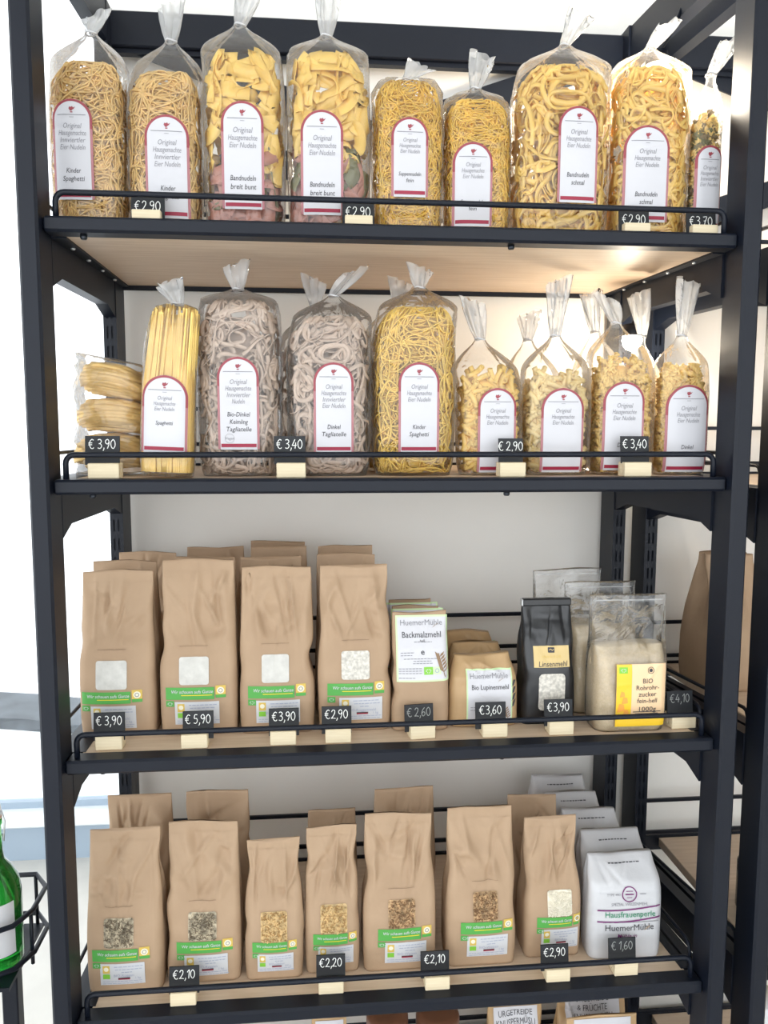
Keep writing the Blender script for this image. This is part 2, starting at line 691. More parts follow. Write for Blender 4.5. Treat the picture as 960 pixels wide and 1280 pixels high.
def unit(label, x0, w, zs, upl, upr, ztop, rear_rails, woods='oak'):
    """x0 = inner face of its first post; upl / upr = x spans of the rear uprights"""
    u = thing('shelving_unit', label, 'shelf', (x0, 0, 0), 'black steel and wood shelving units')
    pw, pd, yu, yw = .026, .058, .368, .4326
    for a, c in ((-pw, 0), (w, w + pw)):
        b = MB(); b.box(a, c, 0, pd, 0, ztop, .0035); b.build('post', 'metal', u)
    for a, c in (upl, upr):
        upright(u, a - x0, c - x0, yu, yw, 0, ztop, .04)
    ua, ub = (upl[1] - x0), (upr[0] - x0)          # inner faces of uprights
    am, bm = (upl[0] + upl[1]) / 2 - x0, (upr[0] + upr[1]) / 2 - x0

    def arm(parent, zt, hgt, front_g=.034, name='side_arm'):
        zb = zt - hgt
        poly = [(pd - .004, zt), (yu + .002, zt), (yu + .002, zb - .016), (yu - .048, zb), (pd + .034, zb), (pd - .004, zb - .016)]
        k = .37
        for (xa, xb) in ((-.012, am), (w + .012, bm)):
            m = MB(); m.prism_x(poly, xa - .011, xa + .011, xb - .010, xb + .010, k); m.build(name, 'metal', parent)

    # head frame: rear beam, side arms
    b = MB(); b.box(ua - .012, ub + .012, .395, .425, ztop - .062, ztop - .004, .002); b.build('head_beam', 'metal', u)
    b = MB(); b.box(ua - .005, ub + .005, .405, .42, ztop - .070, ztop - .062); b.build('head_beam_lip', 'metal', u)
    for (xa, xb) in ((-.012, am), (w + .012, bm)):
        m = MB()
        m.prism_x([(pd - .004, ztop - .002), (yu + .03, ztop - .002), (yu + .03, ztop - .066), (pd - .004, ztop - .066)], xa - .012, xa + .012, xb - .011, xb + .011, .40)
        m.build('head_arm', 'metal', u)
    # flat X brace of the top bay
    zl, zh = ztop - .351, ztop - .028
    for s in (0, 1):
        p = np.array([ua - .01 if s == 0 else ub + .01, zh])
        q = np.array([ub + .01 if s == 0 else ua - .01, zl])
        d = (q - p) / np.linalg.norm(q - p)
        nn = np.array([-d[1], d[0]]) * .0235
        y = .412 + .005 * s
        c4 = [p + nn, q + nn, q - nn, p - nn]
        b = MB(); b.add([(c[0], y, c[1]) for c in c4] + [(c[0], y + .004, c[1]) for c in c4],
                        [(0, 1, 2, 3), (7, 6, 5, 4), (0, 4, 5, 1), (1, 5, 6, 2), (2, 6, 7, 3), (3, 7, 4, 0)])
        b.build('cross_brace', 'metal', u)
    for i, z in enumerate(zs):
        b = MB(); b.box(.016, w - .016, .046, .4254, z - .0190, z - .0006, .001)
        sh = b.build('shelf', woods, u)
        b = MB(); b.box(.0, w - .0, .0163, .050, z - .0205, z, .0035); b.build('front_beam', 'metal', sh)
        b = MB(); b.box(ua - .004, ub + .004, .4254, .4320, z - .027, z + .004, .001); b.build('rear_beam', 'metal', sh)
        for (xa, xb) in ((.0005, ua), (w - .0005, ub)):
            s = 1 if xa < .1 else -1
            m = MB()
            zt, zb = z, z - .022
            xa2, xb2 = xa + s * .020, xb + s * .010
            V = [(xa, .0505, zb), (xa2, .0505, zb), (xb2, .4250, zb), (xb, .4250, zb)]
            V += [(p[0], p[1], zt) for p in V]
            F = [(0, 3, 2, 1), (4, 5, 6, 7), (0, 1, 5, 4), (1, 2, 6, 5), (2, 3, 7, 6), (3, 0, 4, 7)]
            m.add(V, F if s > 0 else [f[::-1] for f in F])
            m.build('side_rail', 'metal', sh)
        arm(sh, z, .068)
        m = MB(); m.tube(rail_path(.014, w - .015, .031, z - .002, .0350), .0041, 8); m.build('guard_rail', 'metal', sh, True)
        for (xa, xb) in ((-.018, am - .008), (w + .016, bm + .008) if i < 2 else (w - .001, bm)):
            pts = [(xa, .063, z - .002)]
            pts += [(xa, .063, z + .022), (xa, .068, z + .031), (xa, .076, z + .0335), (xb, .342, z + .0335), (xb, .350, z + .031), (xb, .356, z + .022), (xb, .356, z - .002)]
            m = MB(); m.tube(pts, .0030, 8); m.build('side_guard', 'metal', sh, True)
        for hz in rear_rails:
            m = MB(); m.box(ua - .002, ub + .002, .404, .411, z + hz - .0035, z + hz + .0035, .001); m.build('rear_guard', 'metal', sh)
        for bx in (.048, w * .66):
            m = MB(); m.lathe([(.0035, z - .0265), (.0048, z - .0245), (.0048, z - .0205)], 10, (bx, .034)); m.build('bolt', 'bolt', sh, True)
        for xa, xb in ((.012, ua + .004), (w - .012, ub - .004)):
            for by in (.11, .19, .27, .35):
                m = MB(); m.lathe([(.0022, z - .0245), (.0032, z - .0235), (.0032, z - .0215)], 8, (xa + (xb - xa) * by / .4, by)); m.build('rivet', 'silver', sh, True)
    return u


unit('black steel shelving unit with oak boards full of pasta and flour', 0., W, ZS, (-.0115, .0112), (.919, .943), 2.165, (.040, .104))
unit('second black steel shelving unit standing close beside the full one', 1.0455, W, [1.715, 1.36, .976, .605, .21], (.983, 1.007), (1.965, 1.99), 2.172, (.022, .090))

# ------------------------------------------------------------------ price tags


def price_tag(shelf, px, price, cardw=.0445, cardh=.040, pyb=None, y=None, lean=.12, faint=False, side=.0, yaw=0., what='pasta', rise=.0, blockw=.038, tz=None):
    z = ZS[shelf]
    if pyb is not None:
        p = on(px, pyb, z)
    else:
        p = at(px, 500, y if y is not None else .044)
    t = thing('price_tag', what, 'price tag', (p[0], p[1], z), 'chalk price tags on wooden blocks', (0, 0, yaw))
    hb, dp = (.021 if tz is None else .0165), .026
    b = MB()
    b.box(-blockw / 2, blockw / 2, 0, .0125, 0, hb, .001)
    b.box(-blockw / 2, blockw / 2, .0150, dp, 0, hb, .001)
    b.box(-blockw / 2, blockw / 2, .0115, .0160, 0, .005)
    b.build('wooden_block', 'blockwood', t)
    # card stands in the slot
    zb = .006 + rise
    cy = .0137

    def surf(X, Z):
        return np.stack([X + side, cy + (Z - zb) * lean - 0 * X, Z], 1)
    th = .0011
    c = MB()
    x0, x1, z1 = -cardw / 2 + side, cardw / 2 + side, zb + cardh
    V = []
    for yy in (-th, th):
        for (x, zz) in ((x0, zb), (x1, zb), (x1, z1), (x0, z1)):
            V.append((x, cy + (zz - zb) * lean + yy, zz))
    c.add(V, [(0, 1, 2, 3), (7, 6, 5, 4), (0, 4, 5, 1), (1, 5, 6, 2), (2, 6, 7, 3), (3, 7, 4, 0)])
    card = c.build('chalk_card', 'chalkboard', t)
    pr = Print(surf, th + .0004)
    h = .0128
    tw = price_width(price, h)
    chalk_price(pr, price, -tw / 2, (z1 - h - .0048) if tz is None else tz - .003, h, .0011)
    pr.build('chalk_price', 'chalk_faint' if faint else 'chalk', card)
    return t


# ------------------------------------------------------------------ pasta bags


class Shape:
    """outline of a tied clear bag, local coordinates, base at z = 0"""

    def __init__(s, A, B, H, ztie, xtie, n=3.4):
        s.A, s.B, s.H, s.zt, s.xt, s.n = A, B, H, ztie, xtie, n
        g = ztie - H
        s.k = np.array([0, .012, .03, .3 * H, .7 * H, H, H + .25 * g, H + .55 * g, H + .82 * g, ztie])
        s.ka = np.array([.88 * A, .95 * A, .985 * A, A, 1.01 * A, .96 * A, .84 * A, .55 * A, .24 * A, .0065])
        s.kb = np.array([.80 * B, .93 * B, .98 * B, B, B, .92 * B, .74 * B, .46 * B, .2 * B, .006])

    def ab(s, z):
        return smooth_interp(z, s.k, s.ka, .008), smooth_interp(z, s.k, s.kb, .008)

    def cx(s, z):
        t = np.clip((np.asarray(z, float) - .75 * s.H) / (s.zt - .75 * s.H), 0, 1)
        return s.xt * t * t * (3 - 2 * t)

    def pt(s, th, z, rho):
        a, b = s.ab(z)
        c, q = np.cos(th), np.sin(th)
        x = a * np.sign(c) * np.abs(c) ** (2 / s.n)
        y = b * np.sign(q) * np.abs(q) ** (2 / s.n)
        return np.stack([x * rho + s.cx(z), y * rho, np.asarray(z, float) + 0 * x], -1)

    def val(s, P):
        a, b = s.ab(P[..., 2])
        return ((np.abs(P[..., 0] - s.cx(P[..., 2])) / a) ** s.n + (np.abs(P[..., 1]) / b) ** s.n) ** (1 / s.n)

    def keep(s, P, most=.975):
        """push points back inside the film and up off its floor"""
        P = P.copy()
        P[..., 2] = np.maximum(P[..., 2], .0025)
        k = np.minimum(1, most / np.maximum(s.val(P), 1e-6))
        c = s.cx(P[..., 2])
        P[..., 0] = c + (P[..., 0] - c) * k
        P[..., 1] *= k
        return P

    def front(s, X, Z):
        a, b = s.ab(Z)
        t = np.clip(np.abs(X - s.cx(Z)) / a, 0, 1)
        return np.stack([X, -b * (1 - t ** s.n) ** (1 / s.n), Z], 1)


def film_mesh(sh, xtip, ztip, rng, root, m='film'):
    n = 56
    th = np.linspace(0, 2 * PI, n, endpoint=False)
    zs = np.concatenate([np.linspace(0, .03, 5), np.linspace(.03, sh.H, 14)[1:], np.linspace(sh.H, sh.zt, 18)[1:]])
    ph = [rng.uniform(0, 6.28) for _ in range(8)]
    R = []
    for z in zs:
        t = max(0., (z - .8 * sh.H) / (sh.zt - .8 * sh.H))
        amp = .010 + .16 * t ** 1.3 * (1 - .35 * t)
        w = (np.sin(5 * th + ph[0] + 6 * z) * .45 + np.sin(9 * th + ph[1] - 9 * z) * .4 + np.sin(15 * th + ph[2]) * .35 + np.sin(3 * th + ph[3] + 25 * z) * .4)
        w += .8 * np.sin(60 * z + 2 * th + ph[4]) * np.sin(4 * th + ph[5])
        R.append(sh.pt(th, np.full(n, z), 1.012 + amp * w * .55))
    V, F = loft(np.array(R), True, False)
    o = link('film', mesh(V, F), m, root, True)
    # gathered tail above the tie
    rings = []
    for t in np.linspace(0, 1, 10):
        z = sh.zt + (ztip - sh.zt) * t
        x = sh.xt + (xtip - sh.xt) * t
        a = .0062 + .0105 * smooth_interp(t, [0, .25, .7, 1], [0, .35, .8, 1.0], .05)
        b = .0058 - .0025 * t
        w = 1 + .22 * np.sin(5 * th + ph[6] + 2 * t) + .16 * np.sin(8 * th + ph[7])
        tilt = np.cos(th) * (.006 * t * (1 if ph[6] > 3 else -1))
        rings.append(np.stack([x + a * w * np.cos(th), b * w * np.sin(th) + .004 * t * np.sin(3 * th + ph[5]), z + tilt * t + .003 * t * np.sin(4 * th)], -1))
    V, F = loft(np.array(rings), False, False)
    link('gathered_tail', mesh(V, F), 'film_neck', root, True)
    k = MB()
    pts = [(sh.xt + .0075 * math.cos(a), .0070 * math.sin(a), sh.zt + .0012 * math.sin(2 * a)) for a in np.linspace(0, 2 * PI, 14, endpoint=False)]
    k.tube(pts, .0013, 6, True)
    k.build('tie', 'paper_white', root, True)
    return o


def strands(sh, rng, count, width, thick, length, curl, H=None, rho=(.74, .97), n=18, flat=True, vertical=.0, hlo=.004, tw=.7, dome_H=None):
    """tangled noodles inside the bag: returns verts, quads"""
    H = H or sh.H
    r = np.random.RandomState(rng.randrange(1 << 30))
    Vs, Fs, k0 = [], [], 0
    rad = (sh.A + sh.B) / 2 * 1.1
    for _ in range(count):
        L = length * r.uniform(.6, 1.2)
        ds = L / n
        ang = r.uniform(0, 2 * PI)
        if r.rand() < vertical:
            ang = PI / 2 + r.normal(0, .4)
        kap = r.uniform(-curl, curl)
        u = -PI / 2 + r.normal(0, 1.15)
        h = hlo + (H - hlo) * r.rand()
        P = []
        r0, r1 = r.uniform(*rho), r.uniform(*rho)
        phs = r.uniform(0, 6.28)
        for i in range(n):
            t = i / (n - 1)
            rr = r0 + (r1 - r0) * t + .03 * math.sin(phs + 5 * t)
            rr = min(rho[1], rr + .02)
            P.append((u, h, rr))
            kap += r.normal(0, curl * .25)
            kap = max(-curl * 1.3, min(curl * 1.3, kap))
            ang += kap * ds
            u += math.cos(ang) * ds / rad
            h += math.sin(ang) * ds
            if h < hlo:
                h, ang = hlo + .001, -ang
            if h > H:
                h, ang = H - .001, -ang
        P = np.array(P)
        Ht = dome_H or H
        Hd = .80 * Ht
        dome = np.where(P[:, 1] > Hd, np.sqrt(np.clip(1 - .80 * ((P[:, 1] - Hd) / (Ht * 1.04 - Hd)) ** 2, .05, 1)), 1)
        Q = sh.pt(P[:, 0], P[:, 1], P[:, 2] * dome)
        T = np.gradient(Q, axis=0)
        T /= np.linalg.norm(T, axis=1)[:, None] + 1e-12
        C0 = np.stack([sh.cx(P[:, 1]), 0 * P[:, 1], P[:, 1]], -1)
        Nn = Q - C0
        Nn[:, 0] *= sh.B / sh.A * .6
        Nn /= np.linalg.norm(Nn, axis=1)[:, None] + 1e-12
        S = np.cross(T, Nn)
        S /= np.linalg.norm(S, axis=1)[:, None] + 1e-12
        N2 = np.cross(S, T)
        if flat:
            tq = r.normal(0, tw) + np.linspace(0, r.normal(0, 1.7 * tw), n)
            S, N2 = S * np.cos(tq)[:, None] + N2 * np.sin(tq)[:, None], N2 * np.cos(tq)[:, None] - S * np.sin(tq)[:, None]
        w = width * r.uniform(.85, 1.1)
        ring = np.stack([Q + S * w / 2 + N2 * thick / 2 * .6, Q + N2 * thick / 2, Q - S * w / 2 + N2 * thick / 2 * .6,
                         Q - S * w / 2 - N2 * thick / 2 * .6, Q - N2 * thick / 2, Q + S * w / 2 - N2 * thick / 2 * .6], 1) if flat else \
            np.stack([Q + S * w / 2, Q + N2 * w / 2, Q - S * w / 2, Q - N2 * w / 2], 1)
        ring = sh.keep(ring)
        q = ring.shape[1]
        i, k = np.meshgrid(np.arange(n - 1), np.arange(q), indexing='ij')
        F = np.stack([i * q + k, i * q + (k + 1) % q, (i + 1) * q + (k + 1) % q, (i + 1) * q + k], -1).reshape(-1, 4) + k0
        Vs.append(ring.reshape(-1, 3))
        Fs.append(F)
        k0 += n * q
    return np.concatenate(Vs), np.concatenate(Fs)


def core(sh, H, rho=.72):
    n = 28
    th = np.linspace(0, 2 * PI, n, endpoint=False)
    R = []
    for t in np.linspace(0, 1, 14):
        z = .006 + (H * .97 - .006) * t
        d = 1 if t < .78 else math.sqrt(max(.03, 1 - .9 * ((t - .78) / .22) ** 2))
        R.append(sh.pt(th, np.full(n, z), rho * d))
    return loft(np.array(R))


def tangle(sh, rng, root, m, **kw):
    V, F = strands(sh, rng, **kw)
    o = link('pasta', mesh(V, F), m, root, not kw.get('flat', True))
    o['kind'] = 'stuff'
    return o


def core_obj(sh, root, m, H, rho=.72):
    V, F = core(sh, H, rho)
    o = link('pasta_core', mesh(V, F), m, root, True)
    o['kind'] = 'stuff'
    return o


def pasta_label(surf, root, w, z0, z1, lines, product, cx=0., rot=0., vegan=False, off=.0026, small=None):
    """round-headed paper label with a red border"""
    lb = Print(surf, off, cx, 0, rot).arch(w, z0 + .001, z1).build('label', 'label_pink', root)
    e = .0034
    top = Print(surf, off + .0003, cx, 0, rot)
    r = w / 2
    zs = z1 - r + np.linspace(-.012, r, 14)
    h = [r if z <= z1 - r else math.sqrt(max(1e-9, r * r - (z - z1 + r) ** 2)) for z in zs]
    top.grid([-q for q in h], h, zs, 22).build('label_head', 'label_red', lb)
    Print(surf, off + .0006, cx, 0, rot).arch(w - 2 * e, z0, z1 - e).build('label_paper', 'label_white', lb)
    b = Print(surf, off + .0010, cx, 0, rot)
    hw = w / 2 - e
    b.rect(-hw + .001, hw - .001, z0 + .0035, z0 + .0085, 6, 1)
    b.build('label_bar', 'bar_red', lb)
    # small red bird-like mark at the head
    kh_ = min(1.0, (z1 - z0) / .150)
    k = Print(surf, off + .0010, cx, 0, rot)
    zt = z1 - .0160 * max(kh_, .85)
    s = .0056
    k.poly([(-.62 * s, .15 * s + zt), (-.45 * s, .62 * s + zt), (-.1 * s, .50 * s + zt), (.25 * s, .72 * s + zt), (.45 * s, .35 * s + zt), (.95 * s, .62 * s + zt),
            (.62 * s, .1 * s + zt), (.3 * s, -.1 * s + zt), (.1 * s, -.38 * s + zt), (-.3 * s, -.35 * s + zt)])
    k.rect(-.28 * s, .30 * s, zt - .78 * s, zt - .52 * s, 1, 1)
    k.build('mark', 'label_red', lb)
    g = Print(surf, off + .0010, cx, 0, rot)
    g.rect(-hw * .80, hw * .80, z1 - .0245 * max(kh_, .85), z1 - .0245 * max(kh_, .85) + .0009, 6, 1)
    g.rect(-.003, .003, z1 - .0278 * max(kh_, .85), z1 - .0278 * max(kh_, .85) + .0006, 1, 1)
    kh = min(1.0, (z1 - z0) / .150)
    z = z1 - .0405 * max(kh, .78)
    sc = min(w / .054, kh * 1.02)
    for ln in lines:
        g.text(ln, 0, z, .0108 * sc, .22, width=min(hw * 1.60, len(ln) * .0034 * sc))
        z -= .0103 * sc
    g.build('printed_lines', 'ink_grey', lb)
    d = Print(surf, off + .0010, cx, 0, rot)
    zz = z0 + (.043 * kh if len(product) < 3 else .0500)
    if product and product[0] == 'Spaghetti':
        zz = z0 + .041
    for ln in product:
        d.text(ln, 0, zz, 0.0104 * sc, .16, .003, width=min(hw * 1.66, len(ln) * .0036 * sc))
        zz -= .0118 * sc
    d.build('product_name', 'ink', lb)
    if vegan:
        v = Print(surf, off + .0010, cx, 0, rot)
        v.disc(-hw * .5, z0 + .016, .0068, 20, .0064)
        v.text('Vegan', -hw * .5, z0 + .016, .0055, .1)
        v.build('stamp', 'ink_grey', lb)
    return lb


O4 = ['Original', 'Hausgemachte', 'Innviertler', 'Eier Nudeln']
O3 = ['Original', 'Hausgemachte', 'Eier Nudeln']


def tube_noodle_mesh(seed, L=.026, r=.0042, bend=.5):
    n, q = 7, 8
    rng = random.Random(seed)
    R0 = L / bend
    outer, inner = [], []
    for i in range(n):
        a = (i / (n - 1) - .5) * bend
        c = np.array([R0 * math.sin(a), 0, R0 * (1 - math.cos(a))])
        t = np.array([math.cos(a), 0, math.sin(a)])
        nn = np.array([-math.sin(a), 0, math.cos(a)])
        outer.append([c + r * (nn * math.cos(b) + np.array([0, 1, 0]) * math.sin(b)) for b in np.linspace(0, 2 * PI, q, endpoint=False)])
        inner.append([c + .55 * r * (nn * math.cos(b) + np.array([0, 1, 0]) * math.sin(b)) for b in np.linspace(0, 2 * PI, q, endpoint=False)])
    R = np.array([inner[1], inner[0]] + outer + [inner[-1], inner[-2]])
    V, F = loft(R, True, True)
    me = mesh(V, F)
    me.polygons.foreach_set('use_smooth', np.ones(len(me.polygons), dtype=bool))
    return me


def fusilli_mesh(L=.027, r=.0046, turns=1.5):
    """screw-shaped noodle: three rounded ridges winding along it"""
    n, q = 25, 12
    V = []
    for i in range(n):
        t = i / (n - 1)
        for k in range(q):
            a = 2 * PI * k / q
            rr = r * (.74 + .36 * math.cos(3 * (a - 2 * PI * turns * t))) * (1 if 0 < i < n - 1 else .8)
            V.append(((t - .5) * L, rr * math.cos(a), rr * math.sin(a)))
    V, F = loft(np.array(V).reshape(n, q, 3))
    me = mesh(V, F)
    me.polygons.foreach_set('use_smooth', np.ones(len(me.polygons), dtype=bool))
    return me


def ribbon_mesh(rng, L=.085, w=.019, th=.0014):
    n = 14
    P, ang = [], rng.uniform(-.3, .3)
    kap = rng.uniform(-18, 18)
    p = np.array([0., 0.])
    pts = []
    for i in range(n):
        pts.append(p.copy())
        kap += rng.gauss(0, 12)
        ang += kap * L / n
        p = p + np.array([math.cos(ang), math.sin(ang)]) * L / n
    pts = np.array(pts) - np.mean(pts, axis=0)
    R = []
    tw0, tw1 = rng.uniform(-.3, .3), rng.uniform(-.5, .5)
    for i in range(n):
        t = i / (n - 1)
        tw = tw0 + tw1 * t
        tv = np.gradient(pts, axis=0)[i]
        tv /= np.linalg.norm(tv) + 1e-9
        nrm = np.array([-tv[1], 0, tv[0]])
        wd = np.array([0, 1., 0]) * math.cos(tw) + nrm * math.sin(tw)
        n2 = nrm * math.cos(tw) - np.array([0, 1., 0]) * math.sin(tw)
        c = np.array([pts[i][0], 0, pts[i][1]])
        ww = w * (1 + .06 * math.sin(9 * t + tw0 * 9))
        R.append([c + wd * ww / 2 + n2 * th / 2, c + n2 * th * .6, c - wd * ww / 2 + n2 * th / 2, c - wd * ww / 2 - n2 * th / 2, c + n2 * -th * .4, c + wd * ww / 2 - n2 * th / 2])
    V, F = loft(np.array(R))
    me = mesh(V, F)
    me.polygons.foreach_set('use_smooth', np.ones(len(me.polygons), dtype=bool))
    return me


_NM = {}


def get_mesh(key, fn, m):
    if (key, m) not in _NM:
        me = fn()
        me.materials.append(MATS[m])
        _NM[(key, m)] = me
    return _NM[(key, m)]


def pieces(sh, rng, root, kind, count, mats, H=None):
    """single noodles packed against the film, each its own part"""
    H = H or sh.H
    placed = 0
    rows = int(math.sqrt(count * H / (2.6 * sh.A)))
    cols = int(count / rows) + 1
    for i in range(rows):
        for j in range(cols):
            th = -PI / 2 + ((j + .5 + rng.uniform(-.45, .45)) / cols - .5) * 4.6
            z = .008 + (H - .012) * (i + .5 + rng.uniform(-.45, .45)) / rows
            rho = rng.uniform(.74, .88)
            if z > .82 * H:
                rho *= math.sqrt(max(.06, 1 - .8 * ((z - .82 * H) / (.2 * H)) ** 2)) * rng.uniform(.7, 1)
            p = sh.pt(np.array([th]), np.array([z]), rho)[0]
            f = z / H
            if kind == 'tube':
                mt = rng.choice(mats)
                me = get_mesh(('tube', rng.randrange(3)), lambda: tube_noodle_mesh(1, rng.uniform(.022, .030), .0042, rng.uniform(.5, 1.1)), mt)
            elif kind == 'fusilli':
                mt = rng.choice(mats)
                me = get_mesh(('fus', rng.randrange(3)), lambda: fusilli_mesh(rng.uniform(.022, .03)), mt)
            else:
                mt = mats[0] if f > .46 + rng.uniform(-.1, .1) else (mats[2] if f > .26 + rng.uniform(-.12, .08) and rng.random() < .45 else (mats[1] if f < .40 else mats[0]))
                me = get_mesh(('rib', rng.randrange(9)), lambda: ribbon_mesh(rng), mt)
            o = bpy.data.objects.new('noodle', me)
            COL.objects.link(o)
            o.parent = root
            # long axis lies in the film's tangent plane
            c0 = np.array([0, 0, z])
            nr = p - c0
            nr[0] *= .45
            nr /= np.linalg.norm(nr) + 1e-9
            a = rng.uniform(0, PI)
            tx = np.cross((0, 0, 1), nr)
            tx /= np.linalg.norm(tx) + 1e-9
            tz = np.cross(nr, tx)
            d = tx * math.cos(a) + tz * math.sin(a) + nr * rng.uniform(-.12, .12)
            d /= np.linalg.norm(d)
            e = np.cross(nr, d)
            e /= np.linalg.norm(e)
            nn = np.cross(d, e)
            if kind == 'rib':
                p = p - nr * .012
            mx = Matrix(((d[0], e[0], nn[0], p[0]), (d[1], e[1], nn[1], p[1]), (d[2], e[2], nn[2], p[2]), (0, 0, 0, 1)))
            if kind in ('tube', 'fusilli'):
                ax = rng.uniform(-.8, .8) if kind == 'tube' else rng.uniform(0, 6.28)
                mx = Matrix.Translation(Vector(-nr * .004)) @ mx @ Matrix.Rotation(ax, 4, 'X')
            co = np.empty(3 * len(me.vertices), dtype=np.float32)
            me.vertices.foreach_get('co', co)
            M = np.array(mx)
            Q = co.reshape(-1, 3) @ M[:3, :3].T + M[:3, 3]
            Q[:, 2] += max(0., .0025 - Q[:, 2].min())
            dz = float(Q[0, 2] - (co[:3] @ M[:3, :3].T + M[:3, 3])[2])
            inw = np.zeros(3)
            for _ in range(30):
                vv = sh.val(Q + inw)
                if vv.max() < .99:
                    break
                w_ = (Q + inw)[int(vv.argmax())]
                g_ = np.array([w_[0] - float(sh.cx(w_[2])), w_[1], 0.])
                inw = inw - g_ / (np.linalg.norm(g_) + 1e-9) * .0012
            mx = Matrix.Translation(Vector((inw[0], inw[1], dz))) @ mx
            o.matrix_local = mx
            placed += 1


def pasta_bag(shelf, xl, xr, yfill, tie, tip, kind, label, group, seed, lab=None, prod=None, lines=O3, Yc=.115, lean=0., Bf=.68, vegan=False, lean_label=0.):
    """xl..xr outline, yfill top of the pasta, tie / tip points (photo pixels measured at depth Yc)"""
    rng = random.Random(seed)
    z0 = ZS[shelf] + .0004
    zmid = (z0 + at((xl + xr) / 2, yfill, Yc)[2]) / 2
    ymid = 640 - 0
    pl, pr_ = at(xl, yfill + 60, Yc), at(xr, yfill + 60, Yc)
    x_lo = max(pl[0], -.0135 + .034 * (Yc - .062))             # between the side guards
    x_hi = min(pr_[0], .9605 - .092 * (Yc - .062))
    A = (x_hi - x_lo) / 2 * .98
    xc = (x_hi + x_lo) / 2
    H = at((xl + xr) / 2, yfill, Yc)[2] - z0
    pt_ = at(tie[0], tie[1], Yc)
    pp = at(tip[0], tip[1], Yc)
    if shelf == 1:
        pp[2] = min(pp[2], ZS[0] - .037)                       # tails stay under the board above
        pp[0] = min(pp[0], .924)
        pt_[2] = min(pt_[2], pp[2] - .030)
    z0 += abs(math.sin(lean)) * A * .95
    root = thing('pasta_bag', label, 'pasta bag', (xc, Yc, z0), group, (0, lean, 0))
    B = A * Bf
    sh = Shape(A, B, H, pt_[2] - z0, pt_[0] - xc - math.tan(lean) * (pt_[2] - z0))
    if kind == 'spaghetti':
        f_ = np.interp(sh.k, [0, H], [1.10, .93])
        sh.ka = np.where(sh.k <= H + 1e-6, sh.ka * f_, sh.ka)
    film_mesh(sh, pp[0] - xc - math.tan(lean) * (pp[2] - z0), pp[2] - z0, rng, root)
    full = lab is not None
    q = 1.0 if full else .45
    if kind == 'kinder':
        core_obj(sh, root, 'pasta_cream', H * .97, .60)
        tangle(sh, rng, root, 'pasta_cream', count=int(420 * q), width=.0029, thick=.0029, length=.11, curl=60, flat=False, rho=(.62, .985))
    elif kind == 'kinder_yellow':
        core_obj(sh, root, 'pasta_yellow', H * .97, .60)
        tangle(sh, rng, root, 'pasta_yellow', count=int(440 * q), width=.0028, thick=.0028, length=.12, curl=45, flat=False, rho=(.62, .985))
    elif kind == 'fine':
        core_obj(sh, root, 'pasta_gold', H * .97, .60)
        tangle(sh, rng, root, 'pasta_gold', count=int(760 * q), width=.0021, thick=.0021, length=.065, curl=80, flat=False, n=13, rho=(.66, .985))
    elif kind == 'schmal':
        core_obj(sh, root, 'pasta_wide', H * .94, .48)
        tangle(sh, rng, root, 'pasta_wide', count=int(270 * q), rho=(.55, .985), width=.0072, thick=.0016, length=.10, curl=75, flat=True)
    elif kind == 'breit':
        core_obj(sh, root, 'pasta_wide', H * .55, .55)
        for i in range(int(92 * q)):
            f = (i + rng.random()) / (92 * q)
            lo, hi = max(.006, f * H - .035), min(H, f * H + .045)
            V, F = strands(sh, rng, 1, .0185, .0015, .105, 42, H=hi, rho=(.58, .90), n=16, flat=True, hlo=lo, tw=.45, dome_H=H)
            mt = 'pasta_wide' if f > .40 else ('pasta_red' if f < .24 or rng.random() < .5 else rng.choice(('pasta_green', 'pasta_wide')))
            link('noodle', mesh(V, F), mt, root, True)
    elif kind == 'spelt_dark':
        core_obj(sh, root, 'pasta_spelt', H * .94, .48)
        tangle(sh, rng, root, 'pasta_spelt', count=int(290 * q), rho=(.55, .985), width=.0060, thick=.0016, length=.085, curl=85, flat=True)
    elif kind == 'spelt':
        core_obj(sh, root, 'pasta_spelt', H * .94, .48)
        tangle(sh, rng, root, 'pasta_spelt', count=int(270 * q), rho=(.55, .985), width=.0064, thick=.0016, length=.095, curl=80, flat=True)
    elif kind == 'tube':
        core_obj(sh, root, 'pasta_tube', H * .95, .66)
        pieces(sh, rng, root, 'tube', int(130 * q), ['pasta_tube'], H)
    elif kind == 'tube_pale':
        core_obj(sh, root, 'pasta_tube_pale', H * .95, .66)
        pieces(sh, rng, root, 'tube', int(140 * q), ['pasta_tube_pale'], H)
    elif kind == 'fusilli':
        core_obj(sh, root, 'pasta_fusilli', H * .95, .68)
        pieces(sh, rng, root, 'fusilli', int(190 * q), ['pasta_fusilli'], H)
    elif kind == 'fusilli_mix':
        core_obj(sh, root, 'pasta_dark', H * .95, .68)
        pieces(sh, rng, root, 'fusilli', int(150 * q), ['pasta_fusilli', 'pasta_fusilli', 'pasta_dark', 'pasta_green'], H)
    elif kind == 'spaghetti':
        core_obj(sh, root, 'pasta_spag', H * .99, .80)
        b = MB()
        n = 120
        for i in range(n):
            th = -PI / 2 + (i / n - .5) * 2 * PI + rng.uniform(-.03, .03)
            rho = rng.uniform(.88, .97)
            P = [sh.pt(np.array([th + dt]), np.array([z]), rho)[0] for z, dt in ((.006, 0), (H * .5, rng.uniform(-.03, .03)), (H * rng.uniform(.94, 1.02), rng.uniform(-.06, .06)))]
            b.tube(P, .0017, 5)
        o = b.build('pasta', 'pasta_spag', root)
        o['kind'] = 'stuff'
